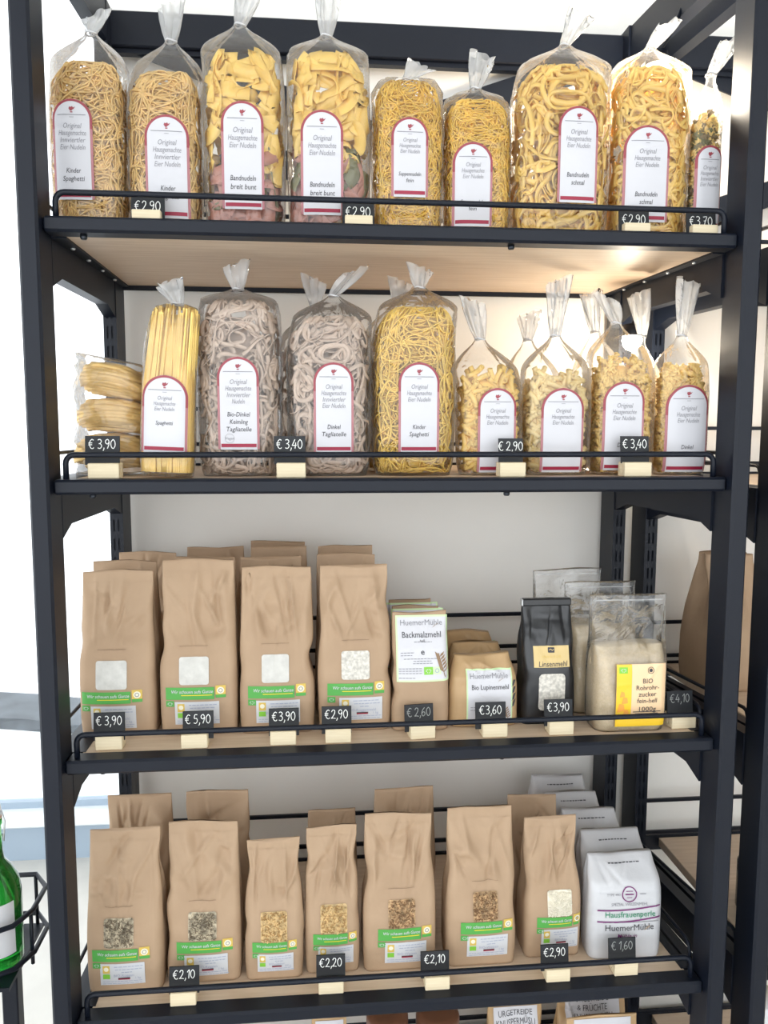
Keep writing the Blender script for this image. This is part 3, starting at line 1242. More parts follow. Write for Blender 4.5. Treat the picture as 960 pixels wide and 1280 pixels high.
    if lab:
        lx0, lx1, ly0, ly1 = lab
        yl = Yc - B
        a, c = at(lx0, (ly0 + ly1) / 2, yl), at(lx1, (ly0 + ly1) / 2, yl)
        zt, zb = at((lx0 + lx1) / 2, ly0, yl)[2] - z0, at((lx0 + lx1) / 2, ly1, yl)[2] - z0
        zb = max(zb, .004)
        lw_ = min(c[0] - a[0], 1.80 * A)
        cxx = (a[0] + c[0]) / 2 - xc
        lim = max(0., A * .94 - lw_ / 2)
        cxx = max(-lim, min(lim, cxx))
        if lean:
            cxx -= math.tan(lean) * (zt + zb) / 2
        pasta_label(sh.front, root, lw_, zb, zt, lines, prod or [], cxx, lean_label, vegan)
    return root


G1_, G2_ = 'clear bags of pasta on the top shelf', 'clear bags of pasta on the second shelf'
pasta_bag(0, 58, 160, 84, (114, 42), (121, 18), 'kinder', 'clear bag of pale curly thin noodles standing against the steel post on the top shelf', G1_, 1, (66, 117, 124, 250), ['Kinder', 'Spaghetti'], O4)
pasta_bag(0, 160, 253, 96, (214, 52), (216, 4), 'kinder', 'clear bag of curly thin noodles with label half hidden by a 2,90 tag', G1_, 2, (182, 237, 144, 273), ['Kinder', 'Spaghetti'], O4)
pasta_bag(0, 254, 357, 74, (300, 32), (312, -14), 'breit', 'clear bag of wide yellow and red ribbon noodles, label higher than on its twin', G1_, 3, (277, 330, 127, 262), ['Bandnudeln', 'breit bunt'])
pasta_bag(0, 358, 463, 76, (408, 46), (411, -12), 'breit', 'clear bag of wide ribbon noodles with a dark green band, beside fine soup noodles', G1_, 4, (376, 429, 138, 269), ['Bandnudeln', 'breit bunt'])
pasta_bag(0, 464, 553, 106, (509, 101), (526, 82), 'fine', 'short-tailed clear bag of fine yellow soup noodles, red label bar above the rail', G1_, 5, (489, 535, 147, 247), ['Suppennudeln', 'fein'])
pasta_bag(0, 554, 637, 130, (594, 112), (603, 68), 'fine', 'clear bag of fine yellow soup noodles with its product name below the rail', G1_, 6, (566, 615, 178, 283), ['Suppennudeln', 'fein'])
pasta_bag(0, 638, 758, 92, (706, 58), (727, 14), 'schmal', 'widest clear bag of narrow yellow ribbon noodles reading Bandnudeln schmal', G1_, 7, (697, 747, 133, 254), ['Bandnudeln', 'schmal'])
pasta_bag(0, 759, 857, 92, (812, 62), (836, 28), 'schmal', 'clear bag of narrow ribbon noodles in front of the lamp, above a 2,90 tag', G1_, 8, (780, 835, 157, 278), ['Bandnudeln', 'schmal'])
pasta_bag(0, 859, 932, 146, (889, 94), (914, 48), 'fusilli_mix', 'clear bag of dark and light spiral noodles partly behind the steel post', G1_, 9, (862, 908, 182, 287), [''], O4, Yc=.100, Bf=.80)

pasta_bag(1, 173, 239, 386, (222, 377), (212, 352), 'spaghetti', 'leaning clear bag of straight yellow spaghetti', G2_, 21, (178, 236, 469, 566), ['Spaghetti'], lean=math.radians(2.4), Bf=.74, Yc=.073)
pasta_bag(1, 246, 352, 378, (298, 362), (297, 322), 'spelt_dark', 'clear bag of grey-brown spelt ribbons with a Vegan stamp on its label', G2_, 22, (272, 324, 446, 562), ['Bio-Dinkel', 'Keimling', 'Tagliatelle'], ['Original', 'Hausgemachte', 'Innviertler', 'Nudeln'], vegan=True)
pasta_bag(1, 358, 464, 398, (417, 370), (446, 338), 'spelt', 'clear bag of pale brown spelt ribbons labelled Dinkel Tagliatelle', G2_, 23, (392, 442, 453, 566), ['Dinkel', 'Tagliatelle'], O4)
pasta_bag(1, 464, 568, 386, (525, 358), (525, 320), 'kinder_yellow', 'clear bag of bright yellow thin noodles between spelt ribbons and pasta tubes', G2_, 24, (498, 549, 453, 566), ['Kinder', 'Spaghetti'])
pasta_bag(1, 570, 650, 462, (600, 424), (590, 376), 'tube', 'clear bag of deep yellow pasta tubes behind a 2,90 tag', G2_, 25, (597, 645, 485, 593), [''])
pasta_bag(1, 651, 735, 462, (694, 420), (698, 350), 'tube_pale', 'clear bag of pale pasta tubes with no price tag in front', G2_, 26, (676, 729, 485, 596), [''])
pasta_bag(1, 737, 814, 446, (770, 404), (759, 372), 'fusilli', 'clear bag of golden spiral noodles beside the tag reading 3,40', G2_, 27, (754, 804, 477, 588), ['Dinkel'])
pasta_bag(1, 817, 896, 456, (852, 420), (864, 352), 'fusilli', 'clear bag of golden spiral noodles standing last before the steel post', G2_, 28, (832, 885, 481, 591), ['Dinkel'], Yc=.105)
# second row, only their tops and edges show
pasta_bag(1, 347, 432, 425, (394, 385), (392, 345), 'spelt', 'clear bag of spelt ribbons in the row behind, between two front spelt bags', G2_, 31, Yc=.225)
pasta_bag(1, 455, 545, 420, (497, 378), (499, 340), 'kinder_yellow', 'clear bag of thin noodles behind the bright yellow thin noodles', G2_, 32, Yc=.225)
pasta_bag(1, 632, 702, 470, (660, 425), (660, 392), 'tube', 'clear bag of pasta tubes tucked behind the pale tube bag', G2_, 33, Yc=.225)
pasta_bag(1, 716, 786, 470, (744, 415), (738, 366), 'fusilli', 'clear bag of spiral noodles behind the golden spirals, tail bent over', G2_, 34, Yc=.225)
pasta_bag(1, 799, 860, 475, (802, 420), (800, 366), 'fusilli', 'clear bag of spiral noodles between and behind the two front spiral bags', G2_, 35, Yc=.225)


# bag with three stacked nests
def nest_bag():
    z0 = ZS[1] + .0004
    Yc = .152
    c = at(128, 560, Yc)
    c[0] = max(c[0], .0545)
    root = thing('pasta_bag', 'low clear bag of three stacked ribbon noodle nests beside the straight spaghetti', 'pasta bag', (c[0], Yc, z0), G2_)
    root.scale = (1.06, 1.0, 1.0)
    rng = random.Random(77)
    r = np.random.RandomState(7)
    hs = [(.032, -.004, .0, .052), (.085, .000, .06, .050), (.136, .002, .22, .046)]
    for (z, x, tilt, hw) in hs:
        Vs, Fs, k0 = [], [], 0
        for i in range(84):
            zo = r.uniform(-1, 1)
            sc_ = math.sqrt(max(.2, 1 - .5 * zo * zo)) * (r.uniform(.62, 1.0) if i % 3 else 1.0)
            n = 30
            t = np.linspace(0, 2 * PI, n, endpoint=False) + r.uniform(0, .3)
            ce = np.sign(np.cos(t)) * np.abs(np.cos(t)) ** .6
            se = np.sign(np.sin(t)) * np.abs(np.sin(t)) ** .75
            X = hw * sc_ * ce + r.normal(0, .001)
            Y = .038 * sc_ * se
            Z = .0215 * zo + .0022 * np.sin(2 * t + r.uniform(0, 6)) + tilt * X * -.9 - .010 * (X / hw) ** 2 * (1 if zo > -.3 else .2) + .004
            P = np.stack([X + x, Y, Z + z], -1)
            T = np.roll(P, -1, 0) - np.roll(P, 1, 0)
            T /= np.linalg.norm(T, axis=1)[:, None]
            Nn = P - np.array([x, 0, z])
            Nn /= np.linalg.norm(Nn, axis=1)[:, None] + 1e-9
            S = np.cross(T, Nn)
            S /= np.linalg.norm(S, axis=1)[:, None] + 1e-9
            N2 = np.cross(S, T)
            w, th = .0062, .0020
            ring = np.stack([P + S * w / 2 + N2 * th / 2, P - S * w / 2 + N2 * th / 2, P - S * w / 2 - N2 * th / 2, P + S * w / 2 - N2 * th / 2], 1)
            ii, k = np.meshgrid(np.arange(n), np.arange(4), indexing='ij')
            j = (ii + 1) % n
            F = np.stack([ii * 4 + k, ii * 4 + (k + 1) % 4, j * 4 + (k + 1) % 4, j * 4 + k], -1).reshape(-1, 4) + k0
            Vs.append(ring.reshape(-1, 3)); Fs.append(F); k0 += n * 4
        o = link('noodle_nest', mesh(np.concatenate(Vs), np.concatenate(Fs)), 'pasta_nest', root)
    # wrap
    n = 56
    th = np.linspace(0, 2 * PI, n, endpoint=False)
    R = []
    for z in np.linspace(0, .170, 30):
        t = z / .170
        a = .056 * (.93 + .05 * math.cos(3 * 2 * PI * t)) * (1 if t < .93 else .9)
        b_ = .046 * (.95 + .04 * math.cos(3 * 2 * PI * t)) * (1 if t < .93 else .6)
        w = 1 + .025 * np.sin(5 * th + 30 * t) + .02 * np.sin(9 * th - 22 * t) + .015 * np.sin(14 * th + 50 * t)
        ct, st = np.cos(th), np.sin(th)
        R.append(np.stack([a * w * np.sign(ct) * np.abs(ct) ** .7, b_ * w * np.sign(st) * np.abs(st) ** .7, z + .030 * (-ct) * .35 * t * t + 0 * th], -1))
    V, F = loft(np.array(R))
    link('film', mesh(V, F), 'film', root, True)


nest_bag()

# ------------------------------------------------------------------ paper bags


class Pack:
    """paper bag: rounded-rectangle section that flattens towards a folded top"""

    def __init__(s, w, d, h, seed, vb=(0, .08, .34, .56, .86, .93, 1), kb=(.95, 1, 1, .80, .22, .05, .045), va=(0, .12, .45, .8, 1), ka=(.97, 1.0, 1.0, .955, .925),
                 bulge=.006, crease=22, camp=.0070, gusset=.022, skew=0., vskew=.7, rc=.011, xtop=0., calm=.44):
        s.w, s.d, s.h = w, d, h
        s.vb, s.kb, s.va, s.ka = vb, kb, va, ka
        s.bulge, s.gusset, s.skew, s.vskew, s.rc, s.xtop, s.calm = bulge, gusset, skew, vskew, rc, xtop, calm
        r = random.Random(seed)
        s.cr = []
        for _ in range(crease):
            up = r.random() < .72
            s.cr.append((r.uniform(-.9, .9), r.uniform(.45, .86) if up else r.uniform(.03, .4), r.uniform(0, PI), r.uniform(.2, .65), r.choice((r.uniform(.05, .10), r.uniform(.10, .22))), r.choice((-1, 1)) * camp * (1 if up else .45) * r.uniform(.5, 1.1)))
        s.ph = [r.uniform(0, 6.28) for _ in range(6)]
        s.edge = [(r.uniform(.3, .85), r.uniform(.05, .13), r.uniform(-1, .25) * .0052, r.choice((-1, 1))) for _ in range(5)] if gusset > .01 else []

    def a(s, v):
        return s.w / 2 * smooth_interp(v, s.va, s.ka, .04)

    def b(s, v):
        return s.d / 2 * smooth_interp(v, s.vb, s.kb, .03)

    def dy(s, q, v):
        """relief of the front, q = x / a"""
        o = -s.bulge * (1 - np.clip(q, -1, 1) ** 2) * np.clip(np.sin(np.clip(v / .62, 0, 1) * PI), 0, 1)
        e = np.clip(1 - np.abs(q) ** 6, 0, 1) * np.clip((1 - v) / .08, 0, 1) * np.clip(v / .03, 0, 1)
        e = e * (.12 + .88 * np.clip((v - s.calm) / .1, 0, 1))
        for (x0, v0, ph, L, wd, am) in s.cr:
            dx, dv = q - x0, (v - v0) * 2.2
            t = dx * math.cos(ph) + dv * math.sin(ph)
            n = -dx * math.sin(ph) + dv * math.cos(ph)
            o = o + e * am * np.exp(-(t / L) ** 2) * np.clip(1 - np.abs(n) / wd, 0, 1)
        o = o + e * .0012 * (np.sin(5 * q + 11 * v + s.ph[0]) + np.sin(9 * v - 4 * q + s.ph[1]))
        return o

    def dx(s, v):
        return s.xtop * np.clip((v - .3) / .7, 0, 1)

    def sk(s, v):
        return s.skew * np.clip((v - s.vskew) / (1 - s.vskew), 0, 1)

    def front(s, X, Z):
        X, Z = np.asarray(X, float), np.asarray(Z, float)
        v = np.clip(Z / s.h, 0, 1)
        a, b = s.a(v), s.b(v)
        q = (X - s.dx(v)) / a
        rc = np.minimum(s.rc, b * .85)
        over = np.clip(np.abs(q) * a - (a - rc), 0, rc)
        y = -(b - rc) - np.sqrt(np.clip(rc * rc - over * over, 0, None))
        return np.stack([X, y + s.dy(q, v) + s.sk(v), Z + 0 * X], 1)

    def body(s, name, m, parent, rows=64, nf=42, ns=7):
        vs = np.linspace(0, 1, rows)
        R = []
        for v in vs:
            a, b = float(s.a(v)), float(s.b(v))
            rc = min(s.rc, b * .85)
            P = []
            for x in np.linspace(-(a - rc), a - rc, nf):
                P.append((x, -b, 0))
            for t in np.linspace(-PI / 2, 0, 5)[1:]:
                P.append((a - rc + rc * math.cos(t), -(b - rc) + rc * math.sin(t), 1))
            g = s.gusset * float(np.clip((v - .38) / .4, 0, 1)) * float(np.clip((1.0 - v) / .1, 0, 1) * .7 + .3)
            for y in np.linspace(-(b - rc), b - rc, ns)[1:-1]:
                P.append((a - g * (1 - abs(y) / max(b - rc, 1e-4)), y, 2))
            for t in np.linspace(0, PI / 2, 5):
                P.append((a - rc + rc * math.cos(t), b - rc + rc * math.sin(t), 3))
            for x in np.linspace(a - rc, -(a - rc), 12)[1:-1]:
                P.append((x, b, 3))
            for t in np.linspace(PI / 2, PI, 5):
                P.append((-(a - rc) + rc * math.cos(t), b - rc + rc * math.sin(t), 3))
            for y in np.linspace(b - rc, -(b - rc), ns)[1:-1]:
                P.append((-a + g * (1 - abs(y) / max(b - rc, 1e-4)), y, 2))
            for t in np.linspace(PI, 1.5 * PI, 5)[:-1]:
                P.append((-(a - rc) + rc * math.cos(t), -(b - rc) + rc * math.sin(t), 1))
            P = np.array(P)
            q = P[:, 0] / a
            d = s.dy(q, np.full(len(P), v))
            sel = P[:, 2] <= 1
            back = P[:, 2] >= 3
            y = P[:, 1] + np.where(sel, d, 0) + np.where(back, -.15 * np.minimum(d, 0) * 0, 0)
            if v > .9:      # keep the two sheets of the flat top together
                y = np.where(back, np.maximum(y, P[:, 1]), y)
            ex = np.zeros(len(P))
            for (v0, wd, am, sd) in s.edge:
                ex += sd * am * math.exp(-((v - v0) / wd) ** 2) * np.clip(sd * q - .55, 0, 1) / .45
            tz = v * s.h + (.0016 * np.sin(3 * q + s.ph[2]) + .0012 * q * math.sin(s.ph[3])) * float(np.clip((v - .9) / .1, 0, 1))
            R.append(np.stack([P[:, 0] + s.dx(v) + ex, y + s.sk(v), tz + 0 * q], -1))
        V, F = loft(np.array(R))
        return link(name, mesh(V, F), m, parent, True)


def kernels(surf, rng, x0, x1, z0, z1, L, wd, count, off):
    """heap of single grains behind a bag window"""
    V, F = [], []
    for _ in range(count):
        x, z = rng.uniform(x0 + L * .35, x1 - L * .35), rng.uniform(z0 + L * .3, z1 - L * .3)
        a = rng.uniform(0, PI)
        c, s = math.cos(a), math.sin(a)
        p = surf(np.array([x]), np.array([z]))[0]
        p[1] -= off + rng.uniform(-.0005, .0014)
        l, w = L * rng.uniform(.8, 1.15) / 2, wd * rng.uniform(.85, 1.15) / 2
        k = len(V)
        d, e = np.array([c, 0, s]), np.array([-s, 0, c])
        f = np.array([0, -1, 0])
        for q in (-d * l, -d * l * .5 + e * w * .85, d * l * .5 + e * w * .85, d * l, d * l * .5 - e * w * .85, -d * l * .5 - e * w * .85, -d * l * .45 + f * w * .9, d * l * .45 + f * w * .9):
            V.append(p + q)
        F += [(k + 0, k + 1, k + 6)[::-1], (k + 1, k + 2, k + 7, k + 6)[::-1], (k + 2, k + 3, k + 7)[::-1], (k + 3, k + 4, k + 7)[::-1], (k + 4, k + 5, k + 6, k + 7)[::-1], (k + 5, k + 0, k + 6)[::-1]]
    return V, F


def eco_badge(surf, root, x, z, w, h, rot=0., off=.0012):
    """square gold badge with a round cream mark over a green foot"""
    b = Print(surf, off, x, z, rot).rect(-w / 2, w / 2, -h / 2, h / 2, 3, 3).build('badge', 'emblem_gold', root)
    Print(surf, off + .0003, x, z, rot).grid([-w / 2, -w / 2], [w / 2, w / 2], [-h / 2, -h * .24], 3).build('badge_foot', 'green', b)
    Print(surf, off + .0005, x, z, rot).disc(0, h * .10, w * .36).build('badge_disc', 'emblem_cream', b)
    Print(surf, off + .0008, x, z, rot).disc(0, h * .10, w * .22, 14, w * .15).build('badge_ring', 'ink_grey', b)


def leaf_badge(surf, root, x, z, w, h, m='leaf_green', off=.0012, rot=0.):
    b = Print(surf, off, x, z, rot).rect(-w / 2, w / 2, -h / 2, h / 2, 3, 2).build('leaf_badge', m, root)
    p = Print(surf, off + .0004, x, z, rot)
    for k in range(9):
        t = k / 9 * 2 * PI
        p.disc(.26 * w * math.cos(t), .22 * h * math.sin(t) + .03 * h * math.cos(2 * t), .055 * w, 5)
    p.build('leaf_stars', 'label_white', b)


def kraft_bag(shelf, px, pyb, wpx, ytop, label, group, seed, fill=None, d=.066, Yf=None, text=None, sc=1., win=None, dec=None, labdx=0., rot=0., yaw=0., slit=True, xtop=0., grain=None, weight='1 kg'):
    """front-bottom centre at photo pixel (px, pyb); decorated when fill is given"""
    z0 = ZS[shelf]
    if Yf is None:
        p = on(px, pyb, z0)
    else:
        p = at(px, pyb, Yf)
    dist = (p[1] - CAM[1])
    w = wpx / FPX * (p - CAM) @ FW
    p[0] = max(p[0], w / 2 * 1.03 - .0085)                     # clear of the side guard
    yc = p[1] + d / 2
    h = at(px, ytop, yc)[2] - z0
    rng = random.Random(seed)
    root = thing('flour_bag' if fill in ('flour', 'speck') else ('grain_bag' if fill else 'paper_bag'), label, 'paper bag', (p[0], yc, z0 + .0003), group, (0, 0, yaw))
    wtop = (win[1] + win[3] / 2 if win else .11) + .009 + .010
    pk = Pack(w, d, h, seed, xtop=xtop, calm=max(.44, wtop / h) if fill else .3)
    pk.body('bag', 'kraft', root)
    f = pk.front
    # folded closing seam
    Print(f, .0006).rect(-w / 2 * .90 + xtop, w / 2 * .90 + xtop, h * .928, h * .932, 8, 1).build('top_fold', 'kraft', root)
    if not fill:
        return root
    s = sc
    up = .007 if shelf == 2 else .009
    wx, wz, ww, wh = win or (-.004 * s, .090 * s, .045 * s, .044 * s)
    wz += up
    if slit:
        Print(f, .0008, wx, wz + wh / 2 + .016 * s).rect(-.021 * s, .021 * s, -.0005, .0005, 6, 1).build('cut_line', 'kraft_fold', root)
    wmat = {'flour': 'flour', 'speck': 'flour_speck', 'rice': 'rice', 'rye': 'grain_grey', 'dinkel': 'grain_tan', 'wheat': 'grain_brown'}[fill]
    wn = Print(f, .0012).rrect(wx - ww / 2, wx + ww / 2, wz - wh / 2, wz + wh / 2, .004).build('bag_window', wmat, root)
    if fill not in ('flour', 'speck'):
        L, wd, cnt = {'rye': (.0074, .0017, 330), 'dinkel': (.0060, .0024, 300), 'wheat': (.0048, .0023, 400), 'rice': (.0030, .0022, 420)}[fill]
        gm = {'rye': 'grain_grey', 'dinkel': 'grain_tan', 'wheat': 'grain_brown', 'rice': 'rice'}[fill]
        V, F = kernels(f, rng, wx - ww / 2, wx + ww / 2, wz - wh / 2, wz + wh / 2, L, wd, int(cnt * ww * wh / .045 / .044), .0017)
        k = link('kernels', mesh(V, F), gm, wn)
        k['kind'] = 'stuff'
        if fill != 'rice':
            V, F = kernels(f, rng, wx - ww / 2, wx + ww / 2, wz - wh / 2, wz + wh / 2, L, wd, int(.55 * cnt * ww * wh / .045 / .044), .0019)
            k = link('dark_kernels', mesh(V, F), 'kernel_' + fill, wn)
            k['kind'] = 'stuff'
    # green banderole with slogan, badge
    bx, bz, bw, bh = (dec or (-.013 * s, .0555 * s, .072 * s, .019 * s))
    bz += up
    bn = Print(f, .0012, bx, bz, rot).rect(-bw / 2, bw / 2, -bh / 2, bh / 2, 10, 3).build('banderole', 'green', root)
    Print(f, .0018, bx, bz, rot).text('Wir schauen aufs Ganze', .003 * s, bh * .14, .0072 * s, .12, .006, width=bw * .86).build('slogan', 'label_white', bn)
    Print(f, .0018, bx, bz, rot).rect(-bw * .18, bw * .46, -bh * .17, -bh * .11, 6, 1).build('slogan_line', 'yellow', bn)
    eco_badge(f, root, bx + bw / 2 + .0095 * s, bz + .002 * s, .015 * s, .019 * s, rot)
    leaf_badge(f, root, bx - bw / 2 + .006 * s, bz - bh / 2 - .0065 * s, .012 * s, .009 * s, 'green', rot=rot)
    # white content label
    lw, lh = .066 * s, .036 * s
    lx, lz = bx + .010 * s + labdx, bz - bh / 2 - .0035 * s - lh / 2
    lb = Print(f, .0012, lx, lz, rot).rect(-lw / 2, lw / 2, -lh / 2, lh / 2, 10, 5).build('content_label', 'paper_white', root)
    g = Print(f, .0017, lx, lz, rot)
    for i, (a, c) in enumerate(((-.18, .46), (-.16, .44), (-.02, .22))):
        zz = lh * (.36 - .13 * i)
        x = a * lw
        while x < c * lw - .002:
            l = rng.uniform(.003, .007) * s
            g.rect(x, min(x + l, c * lw), zz - .0006, zz + .0006, 2, 1)
            x += l + .0012 * s
    for i in range(2):
        zz = -lh * (.33 + .10 * i)
        x = -lw * .45
        while x < lw * .42:
            l = rng.uniform(.003, .008) * s
            g.rect(x, x + l, zz - .0005, zz + .0005, 2, 1)
            x += l + .001 * s
    if text:
        g.text(text, .002 * s, -lh * .06, .0062 * s, 0, 0)
        g.text(weight, lw * .34, -lh * .20, .0052 * s)
    g.build('small_print', 'ink_blue', lb)
    Print(f, .0017, lx, lz, rot).rect(-lw * .10, lw * .17, -lh * .25, -lh * .19, 4, 1).build('red_line', 'bar_red', lb)
    Print(f, .0018, lx, lz, rot).rect(-lw * .10, lw * .17, -lh * .19, -lh * .15, 4, 1).build('black_line', 'ink', lb)
    bd = Print(f, .0017, lx, lz, rot).rect(-lw * .44, -lw * .28, lh * .06, lh * .42, 2, 2).build('mini_badge', 'emblem_gold', lb)
    Print(f, .0021, lx - lw * .36, lz + lh * .26, rot).disc(0, 0, lw * .055, 12).build('mini_disc', 'emblem_cream', bd)
    lf = Print(f, .0017, lx, lz, rot).rect(-lw * .44, -lw * .28, -lh * .20, lh * .02, 2, 1).build('mini_leaf', 'leaf_green', lb)
    return root


GK, GG = 'kraft flour bags on the third shelf', 'kraft grain bags on the lower shelf'
kraft_bag(2, 148, 920, 93, 713, 'kraft flour bag at the end of the third shelf, behind the smudged 3,90 tag', GK, 101, 'flour', text='BIO-Weizenmehl', win=(-.0065, .0885, .0455, .043), dec=(-.015, .0540, .072, .0185))
kraft_bag(2, 249, 918, 95, 699, 'kraft flour bag behind the tag reading 5,90', GK, 102, 'flour', text='BIO-Weizenmehl', win=(-.005, .0935, .044, .042), dec=(-.0115, .0590, .072, .019))
kraft_bag(2, 347, 916, 93, 708, 'kraft flour bag behind the neat 3,90 tag', GK, 103, 'flour', text='BIO-Weizenmehl', win=(-.0020, .0950, .041, .042), dec=(-.0085, .0590, .070, .019))
kraft_bag(2, 444, 913, 91, 707, 'kraft flour bag with speckled window behind the 2,90 tag on the third shelf', GK, 104, 'speck', text='BIO-Roggenmehl', win=(.0005, .0970, .043, .043), dec=(-.0075, .0600, .070, .019), labdx=.006)
for (px, wp, yt, Y, lb, sd) in (
        (152, 82, 701, .184, 'plain kraft bag right behind the flour bag with the smudged 3,90 tag', 111),
        (186, 73, 690, .290, 'plain kraft bag last in the row behind the 3,90 flour', 112),
        (258, 77, 697, .184, 'plain kraft bag right behind the 5,90 flour bag', 113),
        (271, 73, 684, .330, 'plain kraft bag against the wall behind the 5,90 flour', 114),
        (340, 79, 697, .184, 'plain kraft bag right behind the neat 3,90 flour bag', 115),
        (350, 72, 684, .257, 'plain kraft bag in the third row behind the neat 3,90 flour', 116),
        (349, 70, 677, .330, 'tallest plain kraft bag, last in the row of four', 117),
        (434, 76, 692, .184, 'plain kraft bag right behind the speckled flour bag', 118),
        (433, 71, 682, .257, 'plain kraft bag third in the row of the speckled flour', 119)):
    kraft_bag(2, px, 880, wp * 1.03, yt, lb, GK, sd, None, Yf=Y, d=.060)

kraft_bag(3, 157, 1240, 93, 1036, 'kraft bag with dark rye window at the corner of the lower shelf', GG, 201, 'rye', text='BIO-Roggen', win=(-.0065, .0890, .044, .044), dec=(-.0125, .0545, .068, .019))
kraft_bag(3, 255, 1228, 92, 1026, 'kraft bag of dark rye grains behind a 2,10 tag', GG, 202, 'rye', text='BIO-Roggen', win=(.000, .0860, .043, .043), dec=(-.0055, .0530, .068, .019))
kraft_bag(3, 343, 1224, 72, 1049, 'small narrow kraft bag of tan spelt grains with no tag before it', GG, 203, 'dinkel', text='BIO-Dinkel', sc=.84, win=(.0005, .0795, .041, .046), dec=(-.006, .0480, .054, .0165), d=.058, slit=False, weight='500 g')
kraft_bag(3, 416, 1216, 68, 1032, 'small kraft bag of tan grains behind the 2,20 tag', GG, 204, 'dinkel', text='BIO-Dinkel', sc=.84, win=(.002, .0835, .042, .045), dec=(-.0035, .0510, .054, .018), d=.058, slit=False, weight='500 g')
kraft_bag(3, 500, 1213, 91, 1016, 'kraft bag of brown wheat grains just before the 2,10 tag between two wheat bags', GG, 205, 'wheat', text='BIO-Weizen', win=(.002, .0890, .043, .044), dec=(-.0015, .0555, .068, .020))
kraft_bag(3, 602, 1207, 88, 1008, 'kraft bag of wheat with shiny window, label in full view', GG, 206, 'wheat', text='BIO-Weizen', win=(.004, .0935, .040, .046), dec=(-.002, .0590, .067, .020))
kraft_bag(3, 691, 1196, 72, 1021, 'kraft bag of pale rice-like grains next to the white flour packs', GG, 207, 'rice', text='BIO-Reis', sc=.93, win=(.0085, .0850, .0405, .0405), dec=(.000, .0545, .058, .0175), d=.066, slit=False)
for (px, wp, yt, Y, lb, sd) in (
        (174, 81, 994, .185, 'plain kraft bag behind the corner rye bag', 211),
        (272, 79, 988, .185, 'plain kraft bag behind the 2,10 rye bag', 212),
        (416, 61, 1012, .180, 'narrow plain kraft bag behind the small 2,20 bag', 213),
        (507, 76, 985, .185, 'plain kraft bag behind the brown wheat bag', 214),
        (668, 64, 994, .185, 'crumpled plain kraft bag behind the pale rice-like grains', 215)):
    kraft_bag(3, px, 1150, wp * 1.05, yt, lb, GG, sd, None, Yf=Y, d=.066)


def ear(pr, x, z, s, lean=.5, n=5):
    """stylised ear of corn: pairs of grains on a stalk"""
    pr.stroke([(x, z), (x + s * lean * .5, z + s * .5), (x + s * lean, z + s)], s * .035)
    for i in range(n):
        t = .2 + .75 * i / n
        cx, cz = x + s * lean * t, z + s * t
        for sd in (-1, 1):
            pr.poly([(cx, cz), (cx + sd * s * .16, cz + s * .10), (cx + sd * s * .20, cz + s * .24), (cx + sd * s * .05, cz + s * .13)])


def malt_bag(px, pyb, wpx, ytop, Yf, label, seed, full=True):
    z0 = ZS[2]
    p = on(px, pyb, z0) if Yf is None else at(px, pyb, Yf)
    w = wpx / FPX * (p - CAM) @ FW
    d = .058
    h = at(px, ytop, p[1] + d / 2)[2] - z0
    root = thing('malt_flour_bag', label, 'paper bag', (p[0], p[1] + d / 2, z0 + .0003), 'malt flour bags')
    pk = Pack(w, d, h, seed, vb=(0, .08, .4, .7, .93, 1), kb=(.95, 1, 1, .72, .16, .06), camp=.002, ka=(.97, 1, .99, .97, .95), gusset=.015, calm=1.1)
    pk.body('bag', 'kraft', root)
    f = pk.front
    pxm = w / wpx
    lz1, lz0 = h - .004, h - 82 * pxm
    lw = 66 * pxm
    lb = Print(f, .0012, .003).rect(-lw / 2, lw / 2, lz0, lz1, 10, 14).build('label', 'lime_edge', root)
    e = .0028
    Print(f, .0016, .003).rect(-lw / 2 + e, lw / 2 - e, lz0 + e, lz1 - e, 10, 14).build('label_paper', 'label_white', lb)
    if not full:
        return root
    H = lz1 - lz0
    g = Print(f, .0022, .003)
    g.text('HuemerMühle', -.001, lz0 + H * .885, .0118, 0, 0, width=lw * .80)
    for (z, x0, x1) in ((.60, -.16, .18), (.59, 0, 0), (.44, -.42, -.16), (.40, -.42, -.2), (.345, -.36, .34), (.31, -.18, .16), (.275, -.19, .19)):
        if x1 > x0:
            x = x0 * lw
            while x < x1 * lw:
                g.rect(x, min(x1 * lw, x + .0042), lz0 + H * z - .0005, lz0 + H * z + .0005, 1, 1)
                x += .0052
    for z in (.20, .165, .13, .06):
        x = -.46 * lw
        while x < (-.02 if z > .1 else -.15) * lw:
            g.rect(x, x + .0042, lz0 + H * z - .0005, lz0 + H * z + .0005, 1, 1)
            x += .0052
    g.build('small_print', 'ink_grey', lb)
    k = Print(f, .0022, .003)
    k.text('Backmalzmehl', -.001, lz0 + H * .705, .0125, 0, .004, width=lw * .74)
    k.text('hell', 0, lz0 + H * .615, .0055)
    k.text('℮' if False else 'e', 0, lz0 + H * .45, .013, 0, .012)
    k.build('product_name', 'ink', lb)
    leaf_badge(f, lb, .003 + lw * .10, lz0 + H * .165, lw * .17, H * .115, off=.0022)
    o = Print(f, .0022, .003)
    o.rect(lw * .19, lw * .34, lz0 + H * .11, lz0 + H * .22, 2, 2)
    o.build('badge_panel', 'lime_edge', lb)
    o = Print(f, .0026, .003)
    o.disc(lw * .265, lz0 + H * .165, .0035, 14, .0022)
    o.build('badge_ring', 'ink_blue', lb)
    r = Print(f, .0024, .003)
    ear(r, lw * .42, lz0 + .006, .036, -.28, 6)
    r.build('ear_print', 'kraft_fold', lb)
    r = Print(f, .0024, .003)
    ear(r, lw * .20, lz1 - .0185, .006, 1.6, 4)
    r.build('ear_print', 'kraft_fold', lb)
    return root


